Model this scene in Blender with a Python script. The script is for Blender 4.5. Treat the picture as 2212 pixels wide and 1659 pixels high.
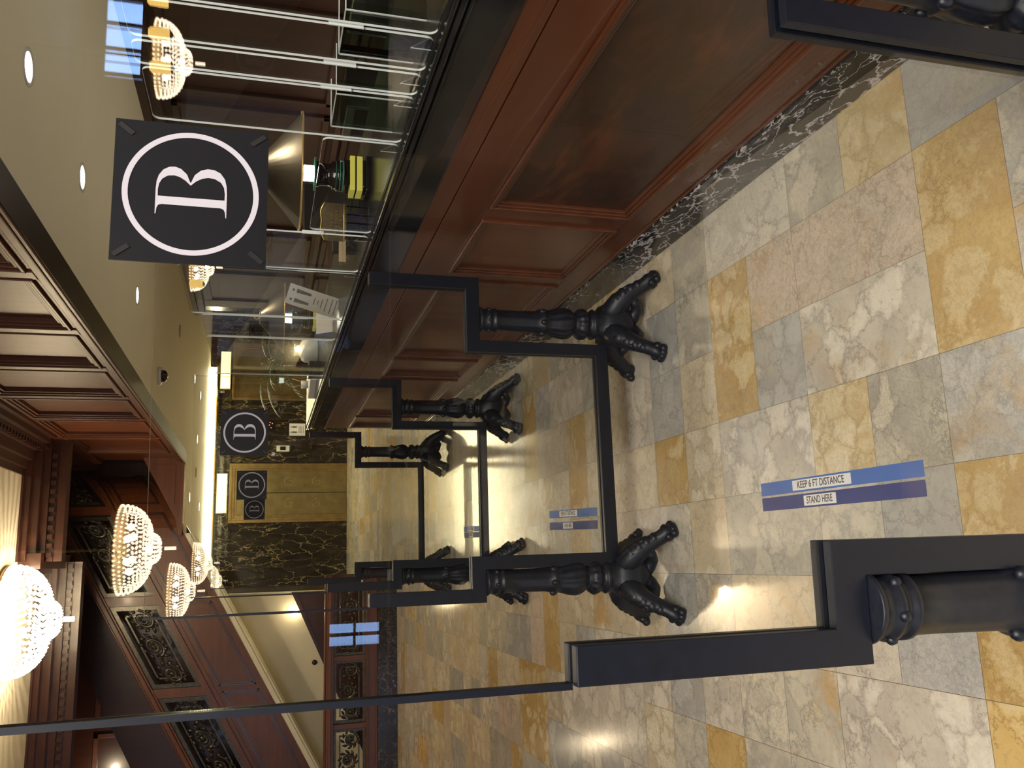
import bpy, bmesh, math, random
from mathutils import Vector, Matrix
random.seed(7)
scene = bpy.context.scene
for o in list(bpy.data.objects): bpy.data.objects.remove(o)
COL = scene.collection
PI = math.pi

# ------------------------------------------------------------------ camera
F_PX, W_PX, H_PX = 1858.0, 2212, 1659
HC = 1.55
def _n(v): return Vector(v).normalized()
down = _n((7544-1106, 985-829.5, F_PX))
fwd = Vector((560-1106, 1224-829.5, F_PX)); fwd = (fwd - down*fwd.dot(down)).normalized()
upv = -down
rgt = fwd.cross(upv)
def c2w(v): return Vector((rgt.dot(v), fwd.dot(v), upv.dot(v)))
cx, cy, cz = c2w(Vector((1,0,0))), c2w(Vector((0,-1,0))), c2w(Vector((0,0,-1)))
cam_d = bpy.data.cameras.new('camera'); cam = bpy.data.objects.new('camera', cam_d); COL.objects.link(cam)
cam.matrix_world = Matrix(((cx.x,cy.x,cz.x,0),(cx.y,cy.y,cz.y,0),(cx.z,cy.z,cz.z,HC),(0,0,0,1)))
cam_d.sensor_width = 36; cam_d.lens = 36*F_PX/W_PX; cam_d.clip_start = .02; cam_d.clip_end = 200
scene.camera = cam

# ------------------------------------------------------------------ world, exposure, large lights
scene.view_settings.view_transform = 'Standard'; scene.view_settings.look = 'None'
scene.view_settings.gamma = 1; scene.view_settings.use_curve_mapping = False
scene.view_settings.exposure = 0.45
w = bpy.data.worlds.new('sky'); scene.world = w; w.use_nodes = True
bg = w.node_tree.nodes['Background']; bg.inputs[0].default_value = (.35,.55,1,1); bg.inputs[1].default_value = 1.0

WARM = (1.0, .80, .52); DAY = (.30, .52, 1.0)
def area(name, loc, rot, sx, sy, power, color, spread=180):
    d = bpy.data.lights.new(name, 'AREA'); d.shape = 'RECTANGLE'; d.size = sx; d.size_y = sy
    d.energy = power; d.color = color; d.spread = math.radians(spread)
    o = bpy.data.objects.new(name, d); COL.objects.link(o); o.location = loc; o.rotation_euler = rot; return o
def point(name, loc, power, color, r=.1):
    d = bpy.data.lights.new(name, 'POINT'); d.energy = power; d.color = color; d.shadow_soft_size = r
    o = bpy.data.objects.new(name, d); COL.objects.link(o); o.location = loc; return o
def spot(name, loc, power, color, ang=110, r=.05):
    d = bpy.data.lights.new(name, 'SPOT'); d.energy = power; d.color = color; d.shadow_soft_size = r
    d.spot_size = math.radians(ang); d.spot_blend = .8
    o = bpy.data.objects.new(name, d); COL.objects.link(o); o.location = loc; return o
ZU0 = 3.8
# daylight through the street windows behind the photographer; the last two are added fill
area('daylight_and_fill', (-1.52, -8.87, .42), (PI/2,0,0), .30, .62, 3.0, DAY)
area('daylight_and_fill', (5.85, -8.87, 3.32), (PI/2,0,0), 1.0, .42, 16, DAY)
area('daylight_and_fill', (-4.6, -8.87, 1.9), (PI/2,0,0), 3.0, 2.4, 35, (.75,.83,1.0))  # added outside the panes' reflections, as neutral fill
area('daylight_and_fill', (-6.77, -4.6, 1.8), (PI/2,0,-PI/2), 4.0, 2.4, 60, (.85,.88,1.0))  # no window in this wall; lamp added as neutral fill
# unseen fill over the entry lobby, added to brighten the near floor
area('entry_fill', (-.4, -1.6, ZU0-.02), (0,0,0), 3.6, 2.6, 330, (1,.93,.82))

# ------------------------------------------------------------------ tagging
def tag(o, label=None, cat=None, group=None, kind=None):
    if label: o['label'] = label
    if cat: o['category'] = cat
    if group: o['group'] = group
    if kind: o['kind'] = kind
    return o
def thing(name, label, cat, loc=(0,0,0), rz=0, group=None):
    o = bpy.data.objects.new(name, None); COL.objects.link(o); o.empty_display_size = .1
    o.location = loc; o.rotation_euler = (0,0,rz)
    return tag(o, label, cat, group)
def copy_tree(o, parent=None):
    c = o.copy(); COL.objects.link(c)
    if parent: c.parent = parent
    for ch in list(o.children): copy_tree(ch, c)
    return c

# ------------------------------------------------------------------ mesh builder
class MB:
    def __init__(s): s.v=[]; s.f=[]; s.m=[]; s.sm=[]
    def add(s, vs, fs, mi=0, smooth=False):
        b=len(s.v); s.v+= [tuple(v) for v in vs]
        for f in fs: s.f.append(tuple(b+i for i in f)); s.m.append(mi); s.sm.append(smooth)
        return s
    def box(s, x0,x1,y0,y1,z0,z1, mi=0):
        return s.add([(x0,y0,z0),(x1,y0,z0),(x1,y1,z0),(x0,y1,z0),(x0,y0,z1),(x1,y0,z1),(x1,y1,z1),(x0,y1,z1)],
            [(0,3,2,1),(4,5,6,7),(0,1,5,4),(1,2,6,5),(2,3,7,6),(3,0,4,7)], mi)
    def prism(s, pts, a, b, axis='y', mi=0, side=None):
        """pts: closed 2D outline; extruded along axis from a to b. axis y: pts=(x,z); x: pts=(y,z); z: pts=(x,y)"""
        def P(p,t):
            return {'y':(p[0],t,p[1]),'x':(t,p[0],p[1]),'z':(p[0],p[1],t)}[axis]
        n=len(pts); vs=[P(p,a) for p in pts]+[P(p,b) for p in pts]
        ar=sum(pts[i][0]*pts[(i+1)%n][1]-pts[(i+1)%n][0]*pts[i][1] for i in range(n))
        fl = (ar>0) ^ (axis=='y')
        cap0=tuple(range(n)); cap1=tuple(range(2*n-1,n-1,-1))
        if fl: cap0=cap0[::-1]; cap1=cap1[::-1]
        s.add(vs,[cap0,cap1],mi)
        b0=len(s.v)-2*n
        for i in range(n):
            j=(i+1)%n; q=(b0+i,b0+j,b0+n+j,b0+n+i)
            if not fl: q=q[::-1]
            s.f.append(q); s.m.append(mi if side is None else side(i)); s.sm.append(False)
        return s
    def lathe(s, prof, c=(0,0,0), seg=24, mi=0, smooth=True, mod=None, axis='z', caps=True):
        vs=[];n=len(prof)
        for k in range(seg):
            a=2*PI*k/seg
            for r,z in prof:
                rr=r*(mod(a,z) if mod else 1)
                p=(rr*math.cos(a),rr*math.sin(a),z)
                if axis=='y': p=(p[0],p[2],p[1])
                if axis=='x': p=(p[2],p[0],p[1])
                vs.append((c[0]+p[0],c[1]+p[1],c[2]+p[2]))
        fs=[]
        for k in range(seg):
            k2=(k+1)%seg
            for i in range(n-1):
                fs.append((k*n+i,k2*n+i,k2*n+i+1,k*n+i+1))
        s.add(vs,fs,mi,smooth)
        for idx in ((0,n-1) if caps else ()):
            if prof[idx][0]>1e-5:
                b=len(s.v)-seg*n
                ring=[b+k*n+idx for k in range(seg)]
                s.f.append(tuple(ring[::-1] if idx==0 else ring)); s.m.append(mi); s.sm.append(False)
        return s
    def tube(s, pts, rad, seg=10, mi=0, flat=1.0, closed=False, smooth=True):
        pts=[Vector(p) for p in pts]; n=len(pts)
        if not hasattr(rad,'__len__'): rad=[rad]*n
        up=None; vs=[]
        for i,p in enumerate(pts):
            t=(pts[min(i+1,n-1)]-pts[max(i-1,0)])
            if t.length<1e-9: t=Vector((0,0,1))
            t.normalize()
            if up is None:
                up=Vector((0,0,1)) if abs(t.z)<.9 else Vector((1,0,0))
            up=(up-t*up.dot(t)); 
            if up.length<1e-6: up=t.orthogonal()
            up.normalize(); sd=t.cross(up)
            for k in range(seg):
                a=2*PI*k/seg
                vs.append(p+up*math.cos(a)*rad[i]+sd*math.sin(a)*rad[i]*flat)
        fs=[]
        for i in range(n-1):
            for k in range(seg):
                k2=(k+1)%seg
                fs.append((i*seg+k,i*seg+k2,(i+1)*seg+k2,(i+1)*seg+k))
        if not closed:
            fs.append(tuple(range(seg))[::-1]); fs.append(tuple((n-1)*seg+k for k in range(seg)))
        return s.add(vs,fs,mi,smooth)
    def ball(s, c, r, seg=12, rings=7, mi=0, sc=(1,1,1), smooth=True):
        vs=[(c[0],c[1],c[2]+r*sc[2])]
        for i in range(1,rings):
            th=PI*i/rings
            for k in range(seg):
                a=2*PI*k/seg
                vs.append((c[0]+r*sc[0]*math.sin(th)*math.cos(a),c[1]+r*sc[1]*math.sin(th)*math.sin(a),c[2]+r*sc[2]*math.cos(th)))
        vs.append((c[0],c[1],c[2]-r*sc[2])); L=len(vs)-1; fs=[]
        for k in range(seg):
            k2=(k+1)%seg
            fs.append((0,1+k,1+k2)); fs.append((L,1+(rings-2)*seg+k2,1+(rings-2)*seg+k))
            for i in range(rings-2):
                fs.append((1+i*seg+k,1+(i+1)*seg+k,1+(i+1)*seg+k2,1+i*seg+k2))
        return s.add(vs,fs,mi,smooth)
    def bead(s, c, r, mi=0):
        x,y,z=c
        return s.add([(x+r,y,z),(x-r,y,z),(x,y+r,z),(x,y-r,z),(x,y,z+r*1.15),(x,y,z-r*1.15)],
            [(0,2,4),(2,1,4),(1,3,4),(3,0,4),(2,0,5),(1,2,5),(3,1,5),(0,3,5)],mi)
    def xf(s, fn):
        s.v=[tuple(fn(Vector(v))) for v in s.v]; return s
    def build(s, name, mats, parent=None, bevel=0, kind=None, fixn=False):
        me=bpy.data.meshes.new(name); me.from_pydata(s.v,[],s.f)
        if not isinstance(mats,(list,tuple)): mats=[mats]
        for m in mats: me.materials.append(m)
        me.polygons.foreach_set('material_index', s.m); me.polygons.foreach_set('use_smooth', s.sm)
        if fixn:
            bm=bmesh.new(); bm.from_mesh(me); bmesh.ops.recalc_face_normals(bm,faces=bm.faces); bm.to_mesh(me); bm.free()
        me.update()
        o=bpy.data.objects.new(name,me); COL.objects.link(o)
        if parent: o.parent=parent
        if kind: o['kind']=kind
        if bevel:
            b=o.modifiers.new('b','BEVEL'); b.width=bevel; b.segments=2; b.limit_method='ANGLE'; b.angle_limit=math.radians(40)
        return o
def curve_mesh(name, loops, extr, mat, parent):
    """filled flat shape from closed loops (holes allowed) in its XY plane"""
    cu=bpy.data.curves.new(name,'CURVE'); cu.dimensions='2D'; cu.fill_mode='BOTH'; cu.extrude=extr
    for L in loops:
        sp=cu.splines.new('POLY'); sp.points.add(len(L)-1)
        for p,q in zip(sp.points,L): p.co=(q[0],q[1],0,1)
        sp.use_cyclic_u=True
    t=bpy.data.objects.new('t',cu); COL.objects.link(t)
    me=bpy.data.meshes.new_from_object(t.evaluated_get(bpy.context.evaluated_depsgraph_get()))
    bpy.data.objects.remove(t); me.name=name
    me.materials.clear(); me.materials.append(mat)
    o=bpy.data.objects.new(name,me); COL.objects.link(o)
    if parent: o.parent=parent
    return o
def text_mesh(name, txt, size, mat, parent, sx=1.0, extr=.0002, bold=.0):
    cu=bpy.data.curves.new(name,'FONT'); cu.body=txt; cu.size=size; cu.align_x='CENTER'; cu.align_y='CENTER'; cu.extrude=extr; cu.offset=bold
    t=bpy.data.objects.new('t',cu); COL.objects.link(t)
    me=bpy.data.meshes.new_from_object(t.evaluated_get(bpy.context.evaluated_depsgraph_get()))
    bpy.data.objects.remove(t); me.name=name
    for v in me.vertices: v.co.x*=sx
    me.materials.clear(); me.materials.append(mat)
    o=bpy.data.objects.new(name,me); COL.objects.link(o)
    if parent: o.parent=parent
    return o

# ------------------------------------------------------------------ materials
class N:
    def __init__(s, name):
        s.m=bpy.data.materials.new(name); s.m.use_nodes=True; s.t=s.m.node_tree; s.b=s.t.nodes['Principled BSDF']
        s.out=s.t.nodes['Material Output']
    def n(s, typ, **k):
        nd=s.t.nodes.new(typ)
        for a,b in k.items():
            if a.startswith('i_'):
                key=a[2:]; key=int(key) if key.isdigit() else key.replace('_',' ')
                nd.inputs[key].default_value=b
            else: setattr(nd,a,b)
        return nd
    def l(s,a,b): s.t.links.new(a,b)
    def coords(s, scale=(1,1,1), loc=(0,0,0), world=False):
        tc=s.n('ShaderNodeTexCoord'); mp=s.n('ShaderNodeMapping'); mp.inputs['Scale'].default_value=scale; mp.inputs['Location'].default_value=loc
        if world:
            g=s.n('ShaderNodeNewGeometry'); s.l(g.outputs['Position'],mp.inputs['Vector'])
        else: s.l(tc.outputs['Object'],mp.inputs['Vector'])
        return mp.outputs['Vector']
    def ramp(s, fac, stops):
        r=s.n('ShaderNodeValToRGB'); e=r.color_ramp.elements
        e[0].position=stops[0][0]; e[0].color=(*stops[0][1],1)
        e[1].position=stops[-1][0]; e[1].color=(*stops[-1][1],1)
        for p,c in stops[1:-1]:
            x=e.new(p); x.color=(*c,1)
        s.l(fac,r.inputs['Fac']); return r.outputs['Color']
    def mix(s, fac, a, b):
        m=s.n('ShaderNodeMix'); m.data_type='RGBA'
        for v,i in ((fac,0),(a,6),(b,7)):
            if hasattr(v,'links'): s.l(v,m.inputs[i])
            else: m.inputs[i].default_value = v if i==0 else (*v,1)
        return m.outputs[2]
def plain(name, col, rough=.5, metal=0, spec=.5, coat=0, emit=None, es=0):
    x=N(name); x.b.inputs['Base Color'].default_value=(*col,1); x.b.inputs['Roughness'].default_value=rough
    x.b.inputs['Metallic'].default_value=metal; x.b.inputs['Specular IOR Level'].default_value=spec; x.b.inputs['Coat Weight'].default_value=coat
    if emit: x.b.inputs['Emission Color'].default_value=(*emit,1); x.b.inputs['Emission Strength'].default_value=es
    return x.m
def noisy(name, c1, c2, scale=8, rough=.5, metal=0, spec=.5, bump=0):
    x=N(name); v=x.coords(); nz=x.n('ShaderNodeTexNoise',i_Scale=scale,i_Detail=6.0); x.l(v,nz.inputs['Vector'])
    x.l(x.ramp(nz.outputs['Fac'],[(.3,c1),(.7,c2)]),x.b.inputs['Base Color'])
    x.b.inputs['Roughness'].default_value=rough; x.b.inputs['Metallic'].default_value=metal; x.b.inputs['Specular IOR Level'].default_value=spec
    if bump:
        b=x.n('ShaderNodeBump',i_Strength=bump,i_Distance=.002); x.l(nz.outputs['Fac'],b.inputs['Height']); x.l(b.outputs['Normal'],x.b.inputs['Normal'])
    return x.m
def wood(name, dark, light, grain=(1,1,.08), rough=.33, sc=14, coat=.25):
    x=N(name); v=x.coords(grain,world=True)
    n1=x.n('ShaderNodeTexNoise',i_Scale=sc,i_Detail=8.0,i_Roughness=.6,i_Distortion=.6); x.l(v,n1.inputs['Vector'])
    v2=x.coords((1,1,1),(3,1,7),world=True); n2=x.n('ShaderNodeTexNoise',i_Scale=1.7,i_Detail=3.0); x.l(v2,n2.inputs['Vector'])
    a=x.ramp(n1.outputs['Fac'],[(.32,dark),(.68,light)])
    c=x.mix(n2.outputs['Fac'],a,tuple(.5*(d+l) for d,l in zip(dark,light)))
    x.l(c,x.b.inputs['Base Color']); x.b.inputs['Roughness'].default_value=rough; x.b.inputs['Coat Weight'].default_value=coat; x.b.inputs['Coat Roughness'].default_value=.12
    return x.m
M={}
M['mahog']=wood('mahogany',(.058,.015,.006),(.145,.043,.014))
M['mahog_h']=wood('mahogany_long_grain',(.058,.014,.006),(.135,.040,.013),(1,.08,1))
M['mahog_x']=wood('mahogany_cross_grain',(.060,.016,.005),(.160,.047,.013),(.08,1,1),rough=.4,coat=.05)
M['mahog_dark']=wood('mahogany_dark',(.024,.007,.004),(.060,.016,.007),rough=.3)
M['mahog_back']=wood('mahogany_matte',(.026,.008,.005),(.060,.017,.008),rough=.7,coat=0)
M['fascia']=wood('mahogany_fascia',(.055,.014,.005),(.150,.042,.013),rough=.42,coat=0)
M['fascia'].node_tree.nodes['Principled BSDF'].inputs['Specular IOR Level'].default_value=.35
def burl():
    x=N('burl_panel'); v=x.coords((1,.35,1),world=True)
    n1=x.n('ShaderNodeTexNoise',i_Scale=5.0,i_Detail=10.0,i_Roughness=.68,i_Distortion=1.2); x.l(v,n1.inputs['Vector'])
    v2=x.coords((1,.6,1),world=True); n2=x.n('ShaderNodeTexNoise',i_Scale=38.0,i_Detail=6.0,i_Roughness=.7); x.l(v2,n2.inputs['Vector'])
    a=x.ramp(n1.outputs['Fac'],[(.3,(.010,.005,.003)),(.5,(.040,.014,.007)),(.68,(.15,.042,.013))])
    b=x.ramp(n2.outputs['Fac'],[(.3,(.010,.005,.003)),(.7,(.080,.028,.011))])
    x.l(x.mix(.4,a,b),x.b.inputs['Base Color']); x.b.inputs['Roughness'].default_value=.3; x.b.inputs['Coat Weight'].default_value=.3; x.b.inputs['Coat Roughness'].default_value=.15
    return x.m
M['burl']=burl()
def dark_marble(name, base, vein, scale, thr, stretch, m0=.42, m1=.72, mn=.1):
    x=N(name); v=x.coords(stretch,world=True)
    d=x.n('ShaderNodeTexNoise',i_Scale=2.2,i_Detail=6.0,i_Roughness=.65); x.l(v,d.inputs['Vector'])
    ad=x.n('ShaderNodeVectorMath',operation='MULTIPLY_ADD'); x.l(d.outputs['Color'],ad.inputs[0]); ad.inputs[1].default_value=(.55,.55,.55); x.l(v,ad.inputs[2])
    vo=x.n('ShaderNodeTexVoronoi',feature='DISTANCE_TO_EDGE',i_Scale=scale); x.l(ad.outputs[0],vo.inputs['Vector'])
    msk=x.n('ShaderNodeTexNoise',i_Scale=2.6,i_Detail=5.0,i_Roughness=.6); x.l(x.coords(stretch,(5,2,9),world=True),msk.inputs['Vector'])
    mr=x.n('ShaderNodeMapRange'); x.l(msk.outputs['Fac'],mr.inputs[0]); mr.inputs[1].default_value=m0; mr.inputs[2].default_value=m1; mr.inputs[3].default_value=mn; mr.inputs[4].default_value=1
    th=x.n('ShaderNodeMath',operation='MULTIPLY'); th.inputs[1].default_value=thr; x.l(mr.outputs[0],th.inputs[0])
    lt=x.n('ShaderNodeMath',operation='DIVIDE'); x.l(vo.outputs['Distance'],lt.inputs[0]); x.l(th.outputs[0],lt.inputs[1])
    f=x.n('ShaderNodeMath',operation='SUBTRACT',use_clamp=True); f.inputs[0].default_value=1.15; x.l(lt.outputs[0],f.inputs[1])
    cl=x.n('ShaderNodeTexNoise',i_Scale=7.0,i_Detail=4.0); x.l(v,cl.inputs['Vector'])
    bc=x.ramp(cl.outputs['Fac'],[(.35,base),(.75,tuple(3.0*c for c in base))])
    x.l(x.mix(f.outputs[0],bc,vein),x.b.inputs['Base Color']); x.b.inputs['Roughness'].default_value=.16; x.b.inputs['Specular IOR Level'].default_value=.32
    return x.m
M['nero']=dark_marble('black_marble_white_veins',(.007,.007,.008),(.60,.58,.62),15,.12,(1,.5,1),.46,.66,.04)
M['portoro']=dark_marble('black_marble_gold_veins',(.012,.010,.007),(.42,.34,.17),4.6,.042,(1.6,1.6,.55))
M['brown_marble']=dark_marble('brown_black_marble',(.014,.011,.009),(.30,.26,.2),9,.03,(1,1,1))
def floor_mat():
    x=N('floor_marble')
    def at(nm):
        a=x.n('ShaderNodeAttribute',attribute_name=nm); return a.outputs['Color']
    ca,cb,cv,rn=at('colA'),at('colB'),at('colV'),at('rnd')
    g=x.n('ShaderNodeNewGeometry')
    off=x.n('ShaderNodeVectorMath',operation='MULTIPLY_ADD'); x.l(rn,off.inputs[0]); off.inputs[1].default_value=(37,53,19); x.l(g.outputs['Position'],off.inputs[2])
    P=off.outputs[0]
    d=x.n('ShaderNodeTexNoise',i_Scale=5.0,i_Detail=9.0,i_Roughness=.70); x.l(P,d.inputs['Vector'])
    wp=x.n('ShaderNodeVectorMath',operation='MULTIPLY_ADD'); x.l(d.outputs['Color'],wp.inputs[0]); wp.inputs[1].default_value=(.34,.34,.34); x.l(P,wp.inputs[2])
    def edge(scale,w,vec):
        vo=x.n('ShaderNodeTexVoronoi',feature='DISTANCE_TO_EDGE',i_Scale=scale); x.l(vec,vo.inputs['Vector'])
        mr=x.n('ShaderNodeMapRange',interpolation_type='SMOOTHSTEP'); x.l(vo.outputs['Distance'],mr.inputs[0]); mr.inputs[1].default_value=0; mr.inputs[2].default_value=w; mr.inputs[3].default_value=1; mr.inputs[4].default_value=0
        return mr.outputs[0]
    wa=x.n('ShaderNodeVectorMath',operation='MULTIPLY_ADD'); x.l(d.outputs['Color'],wa.inputs[0]); wa.inputs[1].default_value=(.26,.26,.26); x.l(P,wa.inputs[2])
    e1=edge(9.0,.035,wa.outputs[0]); e2=edge(30,.09,wp.outputs[0])
    n1=x.n('ShaderNodeTexNoise',i_Scale=6.0,i_Detail=9.0,i_Roughness=.62,i_Distortion=.5); x.l(P,n1.inputs['Vector'])
    mr=x.n('ShaderNodeMapRange'); x.l(n1.outputs['Fac'],mr.inputs[0]); mr.inputs[1].default_value=.40; mr.inputs[2].default_value=.60
    col=x.mix(mr.outputs[0],ca,cb)
    sep=x.n('ShaderNodeSeparateColor'); x.l(rn,sep.inputs[0])
    # pale clasts: distorted cells, some of them light, rounded off towards the matrix
    vc=x.n('ShaderNodeTexVoronoi',feature='F1',i_Scale=9.0); x.l(wa.outputs[0],vc.inputs['Vector'])
    vd=x.n('ShaderNodeTexVoronoi',feature='DISTANCE_TO_EDGE',i_Scale=9.0); x.l(wa.outputs[0],vd.inputs['Vector'])
    sc_=x.n('ShaderNodeSeparateColor'); x.l(vc.outputs['Color'],sc_.inputs[0])
    cm=x.n('ShaderNodeMapRange',interpolation_type='SMOOTHSTEP'); x.l(vd.outputs['Distance'],cm.inputs[0]); cm.inputs[1].default_value=.015; cm.inputs[2].default_value=.20
    ck=x.n('ShaderNodeMapRange'); x.l(sc_.outputs[0],ck.inputs[0]); ck.inputs[1].default_value=.35; ck.inputs[2].default_value=.6
    cmk=x.n('ShaderNodeMath',operation='MULTIPLY'); x.l(cm.outputs[0],cmk.inputs[0]); x.l(ck.outputs[0],cmk.inputs[1])
    cs=x.n('ShaderNodeMapRange'); x.l(sep.outputs[1],cs.inputs[0]); cs.inputs[3].default_value=.15; cs.inputs[4].default_value=1.0
    cmm=x.n('ShaderNodeMath',operation='MULTIPLY'); x.l(cmk.outputs[0],cmm.inputs[0]); x.l(cs.outputs[0],cmm.inputs[1])
    col=x.mix(cmm.outputs[0],col,at('colC'))
    # amber stain
    ns=x.n('ShaderNodeTexNoise',i_Scale=2.6,i_Detail=5.0,i_Roughness=.6,i_Distortion=.8); x.l(P,ns.inputs['Vector'])
    st_=x.n('ShaderNodeMapRange'); x.l(ns.outputs['Fac'],st_.inputs[0]); st_.inputs[1].default_value=.56; st_.inputs[2].default_value=.70
    stm=x.n('ShaderNodeMath',operation='MULTIPLY'); x.l(st_.outputs[0],stm.inputs[0]); x.l(sep.outputs[2],stm.inputs[1])
    col=x.mix(stm.outputs[0],col,(.50,.31,.11))
    nz=x.n('ShaderNodeTexNoise',i_Scale=3.5,i_Detail=4.0); x.l(P,nz.inputs['Vector'])
    s1=x.n('ShaderNodeMapRange'); x.l(nz.outputs['Fac'],s1.inputs[0]); s1.inputs[1].default_value=.36; s1.inputs[2].default_value=.56
    m1=x.n('ShaderNodeMath',operation='MULTIPLY'); x.l(e1,m1.inputs[0]); x.l(s1.outputs[0],m1.inputs[1])
    m1b=x.n('ShaderNodeMath',operation='MULTIPLY'); x.l(m1.outputs[0],m1b.inputs[0]); m1b.inputs[1].default_value=.8
    col=x.mix(m1b.outputs[0],col,cv)
    m2=x.n('ShaderNodeMath',operation='MULTIPLY'); x.l(e2,m2.inputs[0]); x.l(sep.outputs[0],m2.inputs[1])
    m2b=x.n('ShaderNodeMath',operation='MULTIPLY'); x.l(m2.outputs[0],m2b.inputs[0]); m2b.inputs[1].default_value=.6
    col=x.mix(m2b.outputs[0],col,cv)
    nf=x.n('ShaderNodeTexNoise',i_Scale=55.0,i_Detail=6.0,i_Roughness=.7,i_Distortion=.3); x.l(P,nf.inputs['Vector'])
    mf=x.n('ShaderNodeMapRange'); x.l(nf.outputs['Fac'],mf.inputs[0]); mf.inputs[1].default_value=.54; mf.inputs[2].default_value=.74; mf.inputs[4].default_value=.55
    col=x.mix(mf.outputs[0],col,cv)
    nm=x.n('ShaderNodeTexNoise',i_Scale=16.0,i_Detail=8.0,i_Roughness=.65,i_Distortion=1.0); x.l(P,nm.inputs['Vector'])
    mm=x.n('ShaderNodeMapRange'); x.l(nm.outputs['Fac'],mm.inputs[0]); mm.inputs[1].default_value=.50; mm.inputs[2].default_value=.66; mm.inputs[4].default_value=.40
    col=x.mix(mm.outputs[0],col,cb)
    x.l(col,x.b.inputs['Base Color'])
    r=x.n('ShaderNodeMapRange'); x.l(n1.outputs['Fac'],r.inputs[0]); r.inputs[3].default_value=.10; r.inputs[4].default_value=.20
    x.l(r.outputs[0],x.b.inputs['Roughness'])
    return x.m
M['floor']=floor_mat()
M['iron']=noisy('painted_black_iron',(.004,.0055,.011),(.009,.011,.019),60,.42,spec=.4,bump=.15)
M['frame']=noisy('powder_coated_steel',(.0030,.0045,.010),(.005,.007,.015),40,.40,spec=.35)
M['beige']=noisy('beige_plaster',(.74,.70,.54),(.77,.73,.57),3,.6)
M['cream']=noisy('cream_plaster',(.74,.66,.50),(.78,.70,.55),2,.6)
M['slab']=noisy('black_polished_stone',(.008,.009,.010),(.018,.018,.020),12,.10)
M['slab_top']=noisy('dark_counter_leather',(.022,.024,.020),(.035,.036,.030),9,.22)
M['brass']=noisy('aged_brass',(.50,.34,.12),(.66,.47,.19),20,.36,metal=.7)
M['brass_door']=noisy('brushed_brass_door',(.20,.15,.06),(.30,.235,.10),6,.40,metal=.75)
M['brass_frame']=noisy('door_frame_brass',(.24,.16,.06),(.36,.25,.10),8,.38,metal=.8)
M['bronze']=noisy('dark_bronze',(.036,.033,.025),(.090,.080,.060),30,.33,metal=.6)
M['black']=plain('black_plastic',(.012,.012,.013),.35)
M['black_gloss']=plain('black_gloss',(.010,.010,.011),.08)
M['sign_black']=plain('sign_black_panel',(.006,.006,.009),.4,spec=.25)
M['white_ink']=plain('white_ink',(.46,.44,.50),.6,spec=.2)
M['white']=plain('white_paper',(.78,.77,.80),.6)
M['grey_ink']=plain('grey_ink',(.16,.16,.17),.6)
M['ink']=plain('black_ink',(.03,.03,.035),.6)
M['blue']=noisy('blue_tape',(.040,.13,.46),(.048,.145,.50),5,.5,spec=.25)
M['navy']=noisy('navy_tape',(.018,.030,.19),(.022,.036,.21),5,.5,spec=.25)
M['shade']=noisy('dark_bronze_shade',(.045,.038,.026),(.060,.050,.034),30,.3,metal=.75)
M['yellow']=plain('yellow_glass',(.70,.64,.10),.2,emit=(.9,.85,.2),es=.12)
M['green_glass']=plain('green_glass',(.05,.22,.15),.05,emit=(.3,.9,.65),es=.0)
M['lamp_glow']=plain('lamp_tube_lit',(1,1,.9),.5,emit=(.85,1,.86),es=14)
M['down_on']=plain('downlight_lit',(1,1,1),.5,emit=(1,.93,.75),es=9)
M['down_off']=plain('downlight_dim',(.30,.27,.18),.5)
M['cove']=plain('cove_light_lit',(1,1,1),.5,emit=(1,.90,.55),es=3.2)
M['indicator']=plain('lantern_lit',(1,1,1),.5,emit=(1,.84,.38),es=1.6)
M['amber']=plain('amber_glass',(1,.7,.25),.3,emit=(1,.62,.16),es=9)
M['red_led']=plain('red_led',(1,.1,.05),.5,emit=(1,.25,.12),es=1.5)
M['crystal_hot']=plain('crystal_lit',(1,.95,.85),.1,emit=(1,.86,.62),es=10)
M['crystal']=plain('crystal_lit_soft',(1,.95,.85),.05,emit=(1,.82,.60),es=12)
M['bulb']=plain('bulb_lit',(1,1,1),.5,emit=(1,.85,.6),es=60)
M['leaf']=noisy('palm_leaf',(.010,.035,.010),(.030,.075,.020),10,.4)
M['pot']=noisy('dark_pot',(.02,.016,.012),(.03,.025,.02),10,.3)
M['grout']=plain('grout',(.16,.12,.08),.7)
M['dark_gap']=plain('dark_void',(.004,.004,.004),.8)
M['edge_light']=plain('acrylic_edge',(.72,.76,.76),.2)
M['edge_dark']=plain('glass_edge_dark',(.008,.010,.016),.2)
M['white_unit']=plain('white_plastic',(.72,.72,.70),.35)
M['white_bottle']=plain('white_bottle',(.85,.88,.86),.25)
M['tan']=noisy('tan_card',(.42,.30,.17),(.48,.35,.21),12,.6)
def glass(name, tint, n_=1.5):
    x=N(name); t=x.t; t.nodes.remove(x.b)
    g=x.n('ShaderNodeNewGeometry'); ior=x.n('ShaderNodeMapRange'); x.l(g.outputs['Backfacing'],ior.inputs[0]); ior.inputs[3].default_value=n_; ior.inputs[4].default_value=1/n_
    fr=x.n('ShaderNodeFresnel'); x.l(ior.outputs[0],fr.inputs['IOR'])
    tr=x.n('ShaderNodeBsdfTransparent'); tr.inputs[0].default_value=(*tint,1)
    gl=x.n('ShaderNodeBsdfGlossy',i_Roughness=0.0)
    mx=x.n('ShaderNodeMixShader'); x.l(fr.outputs[0],mx.inputs[0]); x.l(tr.outputs[0],mx.inputs[1]); x.l(gl.outputs[0],mx.inputs[2])
    x.l(mx.outputs[0],x.out.inputs['Surface']); return x.m
M['pane']=glass('clear_glass',(.985,.99,.985))
M['acrylic']=glass('clear_acrylic',(.985,.99,.99),1.16)
M['green_pane']=glass('green_tinted_glass',(.80,.90,.84))

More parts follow.
